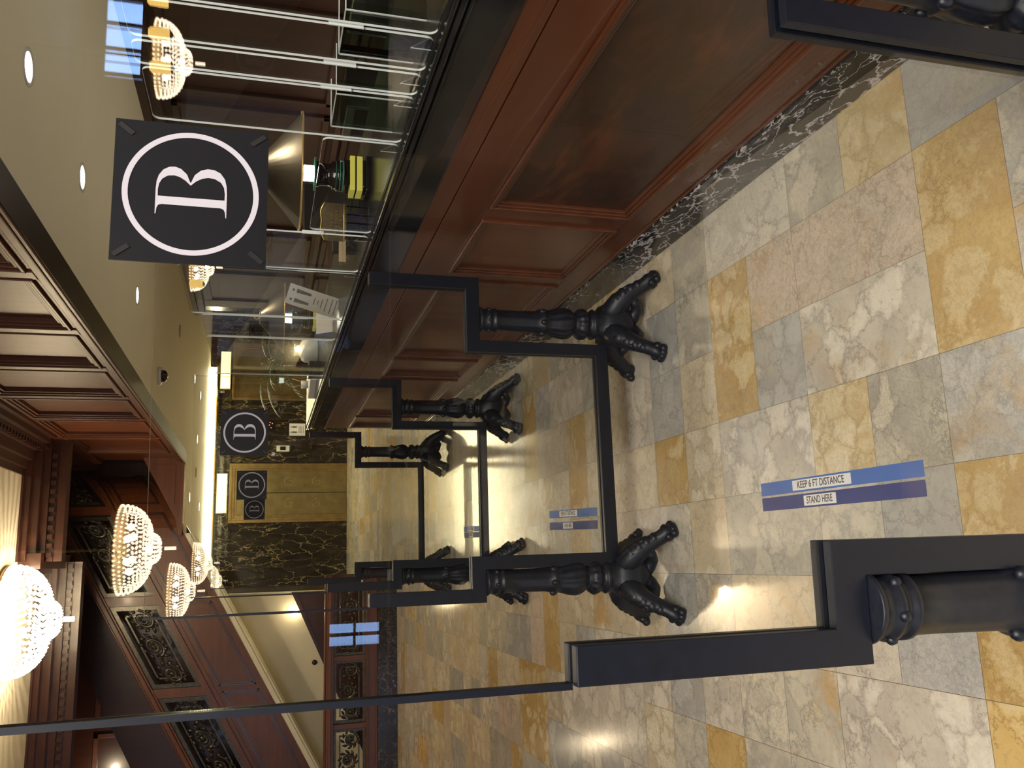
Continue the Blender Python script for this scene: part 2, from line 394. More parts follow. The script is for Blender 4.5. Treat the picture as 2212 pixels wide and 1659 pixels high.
# ------------------------------------------------------------------ floor of marble slabs
CELL=.262; FX0,FY0=-.08,1.638
TY={ # matrix A, matrix B, vein, clast
 'W':((.62,.56,.46),(.50,.45,.38),(.25,.22,.20),(.76,.70,.59)),
 'M':((.53,.48,.38),(.40,.37,.31),(.23,.21,.19),(.66,.59,.46)),
 'C':((.62,.52,.36),(.52,.44,.32),(.30,.25,.18),(.72,.64,.49)),
 'G':((.45,.43,.39),(.37,.36,.34),(.24,.23,.22),(.52,.50,.46)),
 'O':((.54,.38,.15),(.48,.31,.11),(.30,.19,.09),(.66,.54,.32)),
 'L':((.60,.48,.27),(.52,.40,.20),(.34,.25,.14),(.70,.61,.42)),
 'P':((.58,.48,.36),(.50,.43,.34),(.32,.22,.17),(.62,.50,.40)),
}
explicit={}
def E(t,*cells): explicit[cells[0]]=(t,cells)
E('G',(4,-2),(4,-1));E('O',(4,-3));E('L',(4,0));E('M',(4,1));E('W',(4,2),(4,3));E('M',(4,4));E('C',(4,5))
E('M',(3,-2));E('O',(2,-1),(3,-1));E('W',(2,-2));E('P',(3,0),(3,1));E('P',(3,2));E('O',(2,3),(3,3));E('M',(3,4));E('G',(3,5))
E('W',(2,0),(2,1));E('G',(2,2));E('C',(2,4));E('G',(2,5))
E('G',(1,-2),(1,-1));E('M',(1,0));E('L',(1,1));E('W',(1,2),(1,3));E('C',(1,4));E('O',(1,5))
E('G',(0,0));E('M',(0,1));E('M',(0,2),(0,3));E('O',(0,-2),(0,-1));E('C',(0,4))
E('G',(-1,0));E('O',(-1,-1));E('W',(-1,1));E('C',(-1,2),(-1,3));E('M',(-1,4))
E('W',(-2,0),(-2,1));E('O',(-2,-2),(-2,-1));E('M',(-2,2));E('M',(-2,3));E('O',(-3,4));E('M',(-3,3));E('G',(-3,0),(-3,1))
E('O',(-3,12),(-3,13));E('O',(-4,12),(-4,13));E('O',(-3,16));E('O',(1,9),(2,9));E('O',(2,12),(3,12));E('L',(0,9))
def build_floor():
    used=set(); tiles=[]
    for k,(t,cells) in explicit.items():
        for c in cells: used.add(c)
        tiles.append((t,cells))
    rr=random.Random(11)
    for i in range(-26,28):
        for j in range(-41,57):
            if (i,j) in used: continue
            cells=[(i,j)]
            q=rr.random()
            for (a,b,p0,p1) in ((0,1,0,.42),(1,0,.42,.62)):
                if p0<=q<p1 and (i+a,j+b) not in used and j+b<57 and i+a<28: cells.append((i+a,j+b))
            for c in cells: used.add(c)
            tiles.append((rr.choices('WMCGOLP',[.28,.26,.18,.12,.035,.06,.065])[0],tuple(cells)))
    V=[];Fc=[];A=[];B=[];Vn=[];R=[];Cc=[]
    g=.0007
    for t,cells in tiles:
        xs=[c[0] for c in cells]; ys=[c[1] for c in cells]
        x0=FX0+CELL*min(xs)+g; x1=FX0+CELL*(max(xs)+1)-g; y0=FY0+CELL*min(ys)+g; y1=FY0+CELL*(max(ys)+1)-g
        b=len(V); V+=[(x0,y0,0),(x1,y0,0),(x1,y1,0),(x0,y1,0)]; Fc.append((b,b+1,b+2,b+3))
        a_,b_,v_,c_=TY[t]; k=rr.uniform(.9,1.08); r=(rr.random(),rr.random(),rr.random())
        for _ in range(4):
            A+= [a_[0]*k,a_[1]*k,a_[2]*k,1]; B+=[b_[0]*k,b_[1]*k,b_[2]*k,1]; Vn+=[*v_,1]; R+=[*r,1]; Cc+=[*c_,1]
    nt=len(Fc)
    X0=FX0-26*CELL;X1=FX0+28*CELL;Y0=FY0-41*CELL;Y1=FY0+57*CELL
    b=len(V); V+=[(X0,Y0,-.0015),(X1,Y0,-.0015),(X1,Y1,-.0015),(X0,Y1,-.0015),(X0,Y0,-.1),(X1,Y0,-.1),(X1,Y1,-.1),(X0,Y1,-.1)]
    Fc+=[(b,b+1,b+2,b+3),(b+7,b+6,b+5,b+4)]
    for arr in (A,B,Vn,R,Cc): arr+=[.1,.1,.1,1]*8
    me=bpy.data.meshes.new('floor'); me.from_pydata(V,[],Fc)
    me.materials.append(M['floor']); me.materials.append(M['grout'])
    for p in me.polygons:
        if p.index>=nt: p.material_index=1
    for nm,arr in (('colA',A),('colB',B),('colV',Vn),('rnd',R),('colC',Cc)):
        at=me.attributes.new(nm,'FLOAT_COLOR','POINT'); at.data.foreach_set('color',arr)
    o=bpy.data.objects.new('floor',me); COL.objects.link(o); o['kind']='structure'
build_floor()

tag(MB().box(-6.5,3.5,-8.6,-.62,.0003,.012).build('added_dark_carpet',noisy('dark_carpet',(.010,.009,.009),(.018,.015,.014),60,.9,spec=.1)),'added dark carpet behind the photographer, keeping the glass reflections dark','carpet')  # unseen, added only to darken what the panes reflect

# ------------------------------------------------------------------ room shell
ZC=2.5; ZU=3.8; ZT=4.9; YF=16.5
def S(mb,name,mat,**k): return mb.build(name,mat,kind='structure',**k)
S(MB().box(-.35,5.2,YF,YF+.2,0,2.75),'wall_far',M['portoro'])
S(MB().box(3.6,3.8,-.6,12.3,0,ZC),'wall_right',M['mahog_back'])
S(MB().box(5.0,5.2,12.3,YF,0,ZC),'wall_right_far',M['portoro'])
S(MB().box(3.6,5.2,12.3,12.5,0,ZC),'wall_right_return',M['brown_marble'])
S(MB().box(-.55,-.35,12.7,YF,0,ZC),'wall_left_inner',M['brown_marble'])
S(MB().box(-6.8,-.35,12.5,12.7,0,2.75),'wall_stair',M['beige'])
S(MB().box(-7.0,-6.8,-9.1,14.0,0,ZT),'wall_left',M['mahog_back'])
S(MB().box(7.1,7.3,-9.1,-.6,0,ZU),'wall_right_lobby',M['mahog_back'])
S(MB().box(3.8,7.1,-.8,-.6,0,ZU),'wall_lobby_return',M['mahog_back'])
# street wall with openings for windows
wb=MB()
def holes_wall(mb,xs,z0,z1,y0,y1,holes):
    cur=xs[0]
    for (a,b,c,d) in holes:
        mb.box(cur,a,y0,y1,z0,z1); 
        if c>z0: mb.box(a,b,y0,y1,z0,c)
        mb.box(a,b,y0,y1,d,z1); cur=b
    mb.box(cur,xs[1],y0,y1,z0,z1)
HOLES=[(-6.1,-3.1,.7,3.1),(-1.67,-1.37,.1,.73),(5.35,6.35,3.1,3.54)]
holes_wall(wb,(-7,7.3),0,ZU,-9.1,-8.9,HOLES)
S(wb,'wall_back',M['mahog_back'])
for k,(a,b,c,d,nv,nh) in enumerate([h+n for h,n in zip(HOLES,[(4,3),(2,2),(3,1)])]):
    f=MB()
    for i in range(nv+1):
        x=a+(b-a)*i/nv; f.box(x-.02,x+.02,-8.82,-8.78,c,d)
    for i in range(nh+1):
        z=c+(d-c)*i/nh; f.box(a,b,-8.825,-8.785,z-.015,z+.015)
    S(f,'window_%d'%(k+1),M['mahog_dark'])
# low ceiling above the desk side, with the soffit edge band
S(MB().box(1.50,5.2,-.6,YF,ZC,ZC+.25),'ceiling',M['beige'])
S(MB().box(-.55,1.50,12.3,YF,ZC,ZC+.25),'ceiling_far',M['beige'])
S(MB().box(.40,1.50,11.95,12.3,ZC,ZC+.25),'ceiling_end',M['beige'])
S(MB().box(-7,1.62,-.6,9.7,ZU,ZU+.1).box(-7,.13,9.7,10.7,ZU,ZU+.1),'ceiling_upper',M['cream'])
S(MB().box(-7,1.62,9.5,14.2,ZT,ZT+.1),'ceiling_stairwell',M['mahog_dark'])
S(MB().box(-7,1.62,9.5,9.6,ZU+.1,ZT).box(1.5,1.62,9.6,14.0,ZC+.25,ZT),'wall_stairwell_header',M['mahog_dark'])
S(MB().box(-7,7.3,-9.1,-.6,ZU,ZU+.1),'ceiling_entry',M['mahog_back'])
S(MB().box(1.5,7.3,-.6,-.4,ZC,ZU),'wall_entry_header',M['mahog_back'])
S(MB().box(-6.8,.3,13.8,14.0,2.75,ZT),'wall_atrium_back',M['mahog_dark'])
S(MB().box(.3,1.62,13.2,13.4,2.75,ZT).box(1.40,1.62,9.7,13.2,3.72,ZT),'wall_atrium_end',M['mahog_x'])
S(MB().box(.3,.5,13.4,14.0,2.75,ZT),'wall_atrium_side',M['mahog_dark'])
# dark glossy soffit strip between the ceiling and the panelled fascia
S(MB().box(1.345,1.50,-.4,11.95,ZC-.004,ZC+.03),'trim_1',plain('dark_soffit',(.010,.006,.003),.3,spec=.2))
# fascia: rails, stiles, recessed panels, each frame moulded
fb=MB()
fb.box(1.40,1.50,-.4,11.95,ZC+.02,3.72)                 # backing
fb.box(1.35,1.40,-.4,11.95,ZC,2.575); fb.box(1.335,1.352,-.4,11.95,2.50,2.515); fb.box(1.338,1.352,-.4,11.95,2.525,2.535)
fb.box(1.36,1.40,-.4,11.95,2.575,2.60)
fb.box(1.35,1.40,-.4,11.95,3.50,3.60)
bays=[1.1,2.15,3.2,4.25,5.27,6.27,7.33,8.4,9.6,10.85]
for y in bays:
    fb.box(1.35,1.40,y-.055,y+.055,2.575,3.50)
for a,b in zip(bays[:-1],bays[1:]):
    for k,(t,d) in enumerate(((0,.0),(.022,.012),(.044,.026))):
        y0=a+.055+t; y1=b-.055-t; z0=2.60+t; z1=3.50-t; x=1.342+d
        fb.box(x,x+.05,y0,y0+.018,z0,z1); fb.box(x,x+.05,y1-.018,y1,z0,z1)
        fb.box(x,x+.05,y0+.018,y1-.018,z0,z0+.018); fb.box(x,x+.05,y0+.018,y1-.018,z1-.018,z1)
S(fb,'trim_2',M['fascia'],bevel=.004)
# crown of the atrium above the fascia, stepping in under the plaster ceiling
cr=MB()
for (x,z0,z1) in ((1.32,3.52,3.57),(1.27,3.57,3.62),(1.20,3.67,3.71),(1.10,3.71,3.75),(1.02,3.75,3.78),(.95,3.78,ZU)):
    cr.box(x,1.5,-.4,9.42,z0,z1)
cr.box(1.24,1.5,-.4,9.7,3.62,3.67)
y=.5
while y<9.4:
    cr.box(1.20,1.245,y,y+.05,3.622,3.665); y+=.1
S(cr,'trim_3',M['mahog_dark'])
# beam crown closing the plaster ceiling: right part nearer, left part deeper
ce=MB()
for (y,z0,z1) in ((9.72,3.46,3.54),(9.64,3.60,3.66),(9.54,3.66,3.73),(9.46,3.73,3.78),(9.40,3.78,ZU)):
    ce.box(.12,1.35,y,9.9,z0,z1)
ce.box(.12,1.35,9.70,9.9,3.54,3.60)
x=.16
while x<1.2:
    ce.box(x,x+.045,9.66,9.70,3.545,3.595); x+=.09
for (y,z0,z1) in ((10.72,3.44,3.52),(10.64,3.58,3.65),(10.52,3.65,3.73),(10.42,3.73,3.78),(10.36,3.78,ZU)):
    ce.box(-6.8,.12,y,10.9,z0,z1)
ce.box(-6.8,.12,10.7,10.9,3.52,3.58)
x=-6.7
while x<.05:
    ce.box(x,x+.045,10.66,10.70,3.525,3.575); x+=.09
ce.box(.05,.20,9.5,10.9,3.60,3.70); ce.box(.0,.20,9.5,10.9,3.70,ZU)
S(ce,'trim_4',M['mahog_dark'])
# wood panelling of the atrium back wall, behind the stair
pb=MB()
for k in range(6):
    x1=.1-k*1.15; x0=x1-1.05
    for (a,b,c,d) in ((x0,x0+.06,2.8,3.7),(x1-.06,x1,2.8,3.7),(x0,x1,2.8,2.86),(x0,x1,3.64,3.7)):
        pb.box(a,b,13.76,13.8,c,d)
S(pb,'trim_5',M['mahog'],bevel=.005)
# fascia end under the curve of the stair
S(MB().prism([(.42,ZC),(1.5,ZC),(1.5,3.02),(1.36,2.98),(.62,2.58),(.42,2.54)],11.74,11.79,'y').prism([(.42,ZC),(1.5,ZC),(1.5,2.54),(.42,2.54)],11.72,11.74,'y').prism([(.80,2.60),(1.32,2.60),(1.32,2.86)],11.735,11.74,'y').box(.42,1.5,11.79,11.95,ZC,2.52),'trim_6',M['mahog_x'],bevel=.004)
# panelling and skirting on the wall behind the desk
pw=MB()
for k in range(9):
    y0=-.3+k*1.38; y1=y0+1.2
    for (z0,z1) in ((.25,.95),(1.08,2.3)):
        for (a,b,c,d) in ((y0,y0+.05,z0,z1),(y1-.05,y1,z0,z1),(y0,y1,z0,z0+.05),(y0,y1,z1-.05,z1)):
            pw.box(3.57,3.6,a,b,c,d)
pw.box(3.54,3.6,-.6,12.3,.98,1.03); pw.box(3.5,3.6,-.6,12.3,2.36,2.44); pw.box(3.46,3.6,-.6,12.3,2.44,ZC)
S(pw,'trim_7',M['mahog_back'],bevel=.004)
S(MB().box(-.35,5.0,YF-.03,YF,2.12,2.135).box(-.35,5.0,YF-.05,YF,2.33,2.37),'trim_8',M['portoro'])
S(MB().box(-.35,-.33,12.7,YF,0,.2),'baseboard_left',M['nero'])

# ------------------------------------------------------------------ elevator fronts
def elevator(x0,x1,label):
    t=thing('elevator_door',label,'elevator door',((x0+x1)/2,YF,0))
    h=2.11; hw=(x1-x0)/2
    f=MB()
    for (o,y) in ((0,-.05),(.045,-.035),(.09,-.015)):
        f.box(-hw+o,-hw+o+.05,y,0,0,h-o); f.box(hw-o-.05,hw-o,y,0,0,h-o); f.box(-hw+o+.05,hw-o-.05,y,0,h-o-.05,h-o)
    f.build('door_frame',M['brass_frame'],t,bevel=.004)
    MB().box(-.02,.02,-.006,0,.005,h-.14).build('door_gap',M['dark_gap'],t)
    for s in (-1,1):
        l=MB().box(min(0,s*(hw-.14))+(.006 if s>0 else 0),max(0,s*(hw-.14))-(.006 if s<0 else 0),-.012,0,.005,h-.14).build('door_leaf',M['brass_door'],t,bevel=.002)
        c=s*(hw-.14)/2; r=MB()
        for k in range(3): # faint engraved scrolls
            pts=[(c+.09*math.cos(a)*(1-a/9),-.0135,.55+.5*k+.11*math.sin(a)*(1-a/9)) for a in [i*.35 for i in range(20)]]
            r.tube(pts,.0025,5)
        r.build('engraving',M['brass'],l)
    return t
elevator(.78,1.86,'brass elevator doors in the black marble wall, behind the farthest emblem sign')
elevator(3.05,4.13,'brass elevator doors half hidden by the palm and the desk guards')
def lantern(x,label):
    t=thing('hall_lantern',label,'lantern',(x,YF,2.235),group='lit hall lanterns over the elevators')
    MB().box(-.35,.35,-.05,0,-.085,.085).build('glowing_panel',M['indicator'],t,bevel=.004)
    f=MB()
    for (a,b,c,d) in ((-.36,.36,-.095,-.085),(-.36,.36,.085,.095),(-.36,-.35,-.085,.085),(.35,.36,-.085,.085)): f.box(a,b,-.055,0,c,d)
    f.build('lantern_frame',M['brass'],t)
lantern(1.32,'lit rectangular lantern above the elevator doors behind the emblem signs')
lantern(3.6,'lit rectangular lantern above the elevator doors by the palm')
cl=thing('cove_light','long bright cream light strip along the top of the black marble wall','light strip',(2.3,YF,2.44))
MB().box(-2.2,1.35,-.05,0,-.055,.055).build('diffuser',M['cove'],cl)
MB().box(-2.22,1.37,-.07,0,-.075,-.055).build('lip',M['brass'],cl)
area('cove_glow',(1.9,YF-.12,2.43),(PI/2+.5,0,PI),3.4,.1,45,(1,.86,.5))
area('elevator_lobby_fill',(1.4,14.6,2.47),(0,0,0),2.6,1.6,65,(1,.86,.55))  # fill without a fixture, added to brighten the elevator area
area('back_counter_fill',(2.95,4.0,.80),(PI,0,0),.5,6.5,17,(1,.88,.68))  # unseen upward fill, added in place of bounce onto the low ceiling
point('stair_fill',(-2.8,13.1,3.5),14,WARM,.05)  # added warm fill for the stair woodwork, no fixture
o=spot('landing_fill',(.2,10.3,3.6),30,WARM,90); o.rotation_euler=(.95,0,-.45)  # added fill on the curved stringer, no fixture

# ------------------------------------------------------------------ downlights
def downlight(x,y,lit,label):
    t=thing('downlight',label,'ceiling light',(x,y,ZC),group='round downlights in the beige ceiling')
    MB().lathe([(.062,-.004),(.078,-.006),(.078,0)],seg=28,caps=False).build('trim_ring',M['down_off'] if not lit else M['white_unit'],t)
    MB().lathe([(0,-.003),(.06,-.003),(.06,0)],seg=28).build('lens',M['down_on'] if lit else M['down_off'],t)
    if lit: spot('downlight_beam',(x,y,ZC-.03),lit,WARM,120)
DL=[(2.02,3.57,34,'lit round downlight nearest the camera in the beige ceiling'),
    (2.05,4.69,34,'second lit round downlight along the beige ceiling, beside the large emblem sign'),
    (2.06,5.81,34,'third lit round downlight along the beige ceiling'),
    (2.07,6.86,34,'fourth lit round downlight along the beige ceiling, before the dome camera'),
    (2.70,10.3,0,'unlit round downlight over the far part of the desk'),
    (2.66,12.8,18,'narrow lit downlight above the palm, the nearer of two'),
    (2.66,14.07,14,'narrow lit downlight above the palm, the farther of two'),
    (1.92,13.75,14,'lit downlight before the cove light, above the second emblem sign'),
    (1.42,13.73,0,'unlit downlight between the two lit ones near the elevators'),
    (.965,12.7,14,'lit downlight just past the atrium corner, left of the pair'),
    (.97,14.7,14,'lit downlight nearest the cove light in front of the elevator doors')]
for d in DL: downlight(*d)
# dome camera
t=thing('dome_camera','small dark dome security camera on the beige ceiling','camera',(1.78,8.47,ZC))
MB().lathe([(.06,-.03),(.085,-.028),(.085,0)],seg=24).build('housing',M['white_unit'],t)
MB().lathe([(0,-.085),(.03,-.08),(.052,-.062),(.06,-.03)],seg=24).build('dome',M['black_gloss'],t)

# ------------------------------------------------------------------ reception desk
DX=1.207; DY0,DY1=-.55,7.84
desk=thing('reception_desk','long panelled mahogany reception desk with black stone top and marble plinth','reception desk',(DX,0,0))
MB().box(0-.004,.03,DY0,DY1,0,.15).box(-.012,.03,DY0,DY1,.15,.168).box(.02,.55,DY1-.03,DY1-.004,0,.168).build('plinth',M['nero'],desk,bevel=.003)
MB().box(.02,.06,DY0,DY1,.168,1.01).box(.06,.55,DY1-.06,DY1,.168,1.01).build('carcass',M['mahog_h'],desk)
MB().box(0,.02,DY0,DY1,.168,.275).box(-.006,.0,DY0,DY1,.168,.18).build('bottom_rail',M['mahog_h'],desk,bevel=.002)
MB().box(0,.02,DY0,DY1,.805,.94).box(.0,.024,DY0,DY1,.944,1.012).build('top_rail',M['mahog_h'],desk,bevel=.002)
pan=[(-.2,1.16,1),(1.27,2.73,1),(2.84,3.43,0),(3.53,4.95,1),(5.05,5.52,0),(5.63,7.07,1),(7.17,7.72,0)]
st=[DY0]+[v for p in pan for v in p[:2]]+[DY1]
for i in range(0,len(st),2):
    MB().box(0,.02,st[i],st[i+1],.275,.805).build('stile',M['mahog'],desk,bevel=.002)
for (a,b,big) in pan:
    mo=MB()
    for (o,wd,x) in ((0,.014,-.012),(.014,.010,-.004),(.024,.012,.004)):
        y0,y1,z0,z1=a+o,b-o,.275+o,.805-o
        mo.box(x,.02,y0,y0+wd,z0,z1); mo.box(x,.02,y1-wd,y1,z0,z1); mo.box(x,.02,y0+wd,y1-wd,z0,z0+wd); mo.box(x,.02,y0+wd,y1-wd,z1-wd,z1)
    mo.build('panel_moulding',M['mahog_h'],desk,bevel=.003)
    MB().box(.0145,.02,a+.035,b-.035,.31,.77).build('panel',M['burl'] if (a<2 and big) else M['mahog'],desk)
MB().box(-.003,.5,DY0,DY1+.01,1.012,1.125).build('stone_apron',M['slab'],desk,bevel=.003)
nb=MB()
for (x,z0,z1) in ((-.012,1.125,1.134),(-.004,1.134,1.142),(-.018,1.142,1.156),(-.012,1.156,1.162),(-.02,1.162,1.172)): nb.box(x,.5,DY0,DY1+.015,z0,z1)
nb.build('edge_moulding',M['slab'],desk,bevel=.0025)
MB().box(.01,.55,DY0,DY1+.01,1.172,1.176).build('counter_top',M['slab_top'],desk)
CT=1.176
# back counter of the desk
bc=thing('back_counter','low dark work counter behind the reception desk','counter',(2.9,3.2,0))
MB().box(-.1,.62,-3.6,4.3,.72,.76).build('worktop',M['mahog_dark'],bc,bevel=.003)
MB().box(0,.6,-3.55,4.25,0,.72).build('cabinet',M['mahog_dark'],bc)

# ------------------------------------------------------------------ acrylic guards on the desk
def rrect_pts(y0,y1,z0,z1,r=.03,n=5,corners='all'):
    pts=[]
    for (cy_,cz_,a0) in ((y1-r,z0+r,-PI/2),(y1-r,z1-r,0),(y0+r,z1-r,PI/2),(y0+r,z0+r,PI)):
        for k in range(n+1):
            a=a0+PI/2*k/n; pts.append((cy_+r*math.cos(a),cz_+r*math.sin(a)))
    return pts
def edge_run(mb,pts,x,th,w=.0045,closed=True,mi=0):
    n=len(pts)
    for i in range(n if closed else n-1):
        a=Vector((x,*pts[i])); b=Vector((x,*pts[(i+1)%n]))
        mb.tube([a,b],[w/2,w/2],4,mi,smooth=False)
guards=[(1.20,1.805,1.88,1.23,'nearest the camera'),(1.82,1.965,1.87,1.23,'narrow one by the first clip'),(1.985,2.085,1.87,1.2,'slim upright one next to the narrow one'),(2.10,2.36,1.86,1.21,'in front of the near lamp'),
        (2.375,3.10,1.40,1.185,'low one before the near lamp'),(3.14,3.56,1.92,1.20,'behind the notice sheet'),(3.58,4.30,1.90,1.19,'between the sheet and the far lamp'),
        (4.32,4.73,1.85,1.19,'beside the far lamp'),(4.75,5.7,1.85,1.19,'last on the desk, by the white bottle')]
for (a,b,zt,zb,nm) in guards:
    t=thing('acrylic_guard','clear acrylic sneeze guard on the desk, '+nm,'sneeze guard',(1.225,(a+b)/2,CT),group='clear acrylic guards along the desk top')
    h=(b-a)/2
    pts=rrect_pts(-h,h,0,zt-CT,.02)
    MB().prism(pts,-.003,.003,'x',side=lambda i:1).build('acrylic_sheet',[M['acrylic'],M['edge_light']],t)
    if zt>1.6:
        MB().box(-.006,.006,-h-.007,-h+.007,.17,.25).build('clip',M['acrylic'],t); MB().box(-.0065,.0065,-h-.008,-h-.004,.17,.25).build('clip_edge',M['edge_light'],t)
    wg=MB().prism([(-.0,0),(.032,0),(.0,.05)],-h+.05,-h+.055,'y',side=lambda i:1); wg.build('foot_bracket',[M['acrylic'],M['edge_light']],t)
# inner box shapes of clear acrylic (document trays) seen through the guards
for k,(x,y,w_,h_,nm) in enumerate([(1.42,2.02,.16,.20,'small clear acrylic box behind the nearest guard'),(1.42,2.42,.16,.19,'clear acrylic box beside the near lamp')]):
    t=thing('acrylic_box',nm,'box',(x,y,CT))
    b=MB()
    for (p,q,r_,s_) in ((-w_/2,w_/2,-.1,-.096),(-w_/2,w_/2,.096,.1)): b.box(p,q,r_,s_,0,h_)
    b.box(-w_/2,-w_/2+.004,-.096,.096,0,h_)
    b.build('walls',M['green_pane'],t)
    e=MB()
    for sy in (-.098,.098):
        e.box(-w_/2,w_/2,sy-.002,sy+.002,h_,h_+.003); e.box(-w_/2-.003,-w_/2,sy-.002,sy+.002,0,h_)
    e.box(-w_/2-.002,-w_/2+.003,-.098,.098,h_,h_+.003)
    e.build('polished_edges',M['edge_light'],t)

# ------------------------------------------------------------------ desk lamps
def make_lamp(loc,label):
    t=thing('desk_lamp',label,'lamp',loc,group='conical shaded lamps on the reception desk')
    MB().box(-.07,.07,-.05,.05,0,.018).box(-.055,.055,-.04,.04,.018,.03).build('foot',M['black_gloss'],t,bevel=.003)
    MB().box(-.07,.07,-.04,.04,.03,.052).box(-.07,.07,-.04,.04,.058,.078).build('glass_block',M['yellow'],t,bevel=.002)
    MB().box(-.066,.066,-.036,.036,.052,.058).box(-.05,.05,-.04,.04,.078,.098).build('spacer',M['black_gloss'],t)
    d=MB()
    for z in (.100,.112,.124): d.lathe([(0,z),(.058-.1*(z-.1),z),(.06-.1*(z-.1),z+.003),(.058-.1*(z-.1),z+.006),(0,z+.006)],seg=28)
    d.build('glass_discs',M['green_glass'],t)
    MB().lathe([(.058,.106),(.058,.128),(.050,.132),(.054,.140),(.047,.146),(.042,.152),(.043,.188),(.050,.194),(.046,.204)],seg=24).build('column',M['black_gloss'],t)
    MB().lathe([(0,.204),(.062,.204),(.064,.207),(.062,.210),(0,.210)],seg=32).build('disc',M['green_glass'],t)
    MB().lathe([(0,.211),(.030,.211),(.030,.262),(0,.262)],seg=20).build('lit_tube',M['lamp_glow'],t)
    sh=MB().lathe([(.045,.405),(.216,.262),(.221,.262),(.221,.259),(.212,.259),(.041,.40)],seg=48,caps=False)
    sh.build('lamp_shade',M['shade'],t)
    MB().lathe([(.217,.256),(.224,.256),(.224,.263),(.217,.263),(.217,.256)],seg=48,caps=False).build('shade_rim',M['brass'],t)
    MB().lathe([(0,.404),(.047,.404),(.048,.408),(.045,.410),(0,.410)],seg=28).build('shade_cap',M['brass'],t)
    ring=[(.015*math.cos(a),0,.427+.015*math.sin(a)) for a in [2*PI*i/18 for i in range(19)]]
    MB().tube(ring,.0028,6).build('finial_ring',M['brass'],t)
    point('lamp_glow',(loc[0],loc[1],loc[2]+.275),3.5,(1,.95,.7),.03).location.x-=.0
    return t
make_lamp((1.455,3.12,CT),'near desk lamp with dark conical shade partly behind the large emblem sign')
make_lamp((1.56,5.52,CT),'far desk lamp with dark conical shade and brass ring, by the white notice sheet')

# ------------------------------------------------------------------ small things on the desk
# scalloped brass nameplate
t=thing('name_plaque','dark plaque with scalloped brass top and gold script on the desk','plaque',(1.315,3.24,CT+.085),rz=-.12)
out=[(-.075,0),(.075,0),(.075,.075)]
for k in range(13):
    u=k/12; x=.075-.15*u; out.append((x,.075+.02*math.sin(PI*u)**2+.008*math.sin(3*PI*u)))
MB().prism(out,-.004,.004,'y').build('plate',plain('plaque_brown',(.10,.075,.045),.3,metal=.3),t)
MB().tube([(p[0],-.004,p[1]) for p in out[2:]],.0028,6).tube([(-.075,-.004,0),(.075,-.004,0)],.004,6).build('brass_edge',M['brass'],t)
wv=MB()
for (z,a,b,n) in ((.048,-.03,.035,22),(.030,-.045,.045,30),(.014,-.02,.025,14)):
    wv.tube([(a+(b-a)*i/n,-.0046,z+.006*math.sin(i*1.9)+.002*math.sin(i*.7)) for i in range(n+1)],.0007,4)
wv.build('gold_script',M['brass'],t)
t=thing('card_box','dark slatted box standing under the brass plaque','box',(1.33,3.24,CT))
b=MB()
for k in range(4): b.box(-.066+k*.034,-.036+k*.034,-.05,.05,0,.082)
b.build('slats',M['slab'],t,bevel=.002)
t=thing('card_stand','small tan card leaning on a black stand behind the plaque','card',(1.38,3.62,CT))
MB().box(-.05,.05,-.02,.02,0,.10).build('stand',M['black'],t)
MB().box(-.10,.08,-.026,-.022,.045,.075).build('card',M['tan'],t)
t=thing('monitor','black monitor seen from behind between the two lamps','monitor',(2.02,4.7,CT-.18),rz=.3)
MB().box(-.20,.20,-.012,.012,.10,.36).build('screen_back',M['black'],t,bevel=.004)
MB().box(-.03,.03,-.015,.015,0,.12).box(-.1,.1,-.07,.07,0,.01).build('stand',M['black'],t)
tag(MB().box(1.78,2.3,4.0,5.4,0,CT-.18).build('staff_cabinet',M['mahog_dark']),'dark cabinet just behind the counter carrying the black monitor','cabinet')
# notice sheet in an acrylic holder
t=thing('notice_sheet','white notice sheet with two standing silhouettes leaning by the far lamp','notice',(1.335,4.50,CT+.005),rz=.0)
t.rotation_euler=(0,.28,-.12)
MB().box(-.055,.055,-.0008,.0008,0,.27).build('sheet',M['white'],t)
fg=MB()
for x in (-.026,.026):
    fg.ball((x,-.0012,.245),.007,10,6,sc=(1,.1,1)); fg.prism([(x-.011,.228),(x+.011,.228),(x+.008,.18),(x+.006,.15),(x-.006,.15),(x-.008,.18)],-.0016,-.0009,'y')
fg.build('silhouettes',M['grey_ink'],t)
ln=MB()
for (z,w_) in ((.125,.04),(.105,.022),(.085,.05),(.062,.07),(.035,.08),(.012,.085)): ln.box(-w_/2,w_/2,-.0014,-.0009,z,z+.004)
ln.build('printed_lines',M['grey_ink'],t)
t=thing('notice_sheet','narrow white paper strip leaning low between the lamp and the far end','notice',(1.37,4.85,CT+.004),rz=.2)
MB().box(-.07,.07,-.0008,.0008,0,.10).build('sheet',M['white'],t); t.rotation_euler=(-.5,0,.1)
# white bottle with pump
t=thing('pump_bottle','large white bottle with black pump near the far end of the desk','bottle',(1.53,6.25,CT-.03+.03))
MB().lathe([(0,0),(.085,0),(.09,.01),(.09,.09),(.075,.115),(.04,.13),(.038,.155),(.045,.16),(.045,.17),(0,.17)],seg=28).build('bottle_body',M['white_bottle'],t)
MB().lathe([(.012,.17),(.012,.19),(.02,.19),(.02,.2),(0,.2)],seg=14).box(-.06,.0,-.008,.008,.19,.2).build('pump',M['black'],t)
t=thing('card_terminal','black ribbed device in front of the white bottle on the desk','device',(1.33,6.0,CT))
r=MB().box(-.05,.05,-.06,.06,0,.05)
for k in range(5): r.box(-.052,.052,-.055+k*.025,-.042+k*.025,.05,.075)
r.build('body',M['black'],t,bevel=.002); MB().box(-.03,.03,-.02,.02,.075,.12).build('grip',M['black'],t)
t=thing('paper_stack','stack of white papers beside the white bottle','papers',(1.40,6.55,CT),rz=.3)
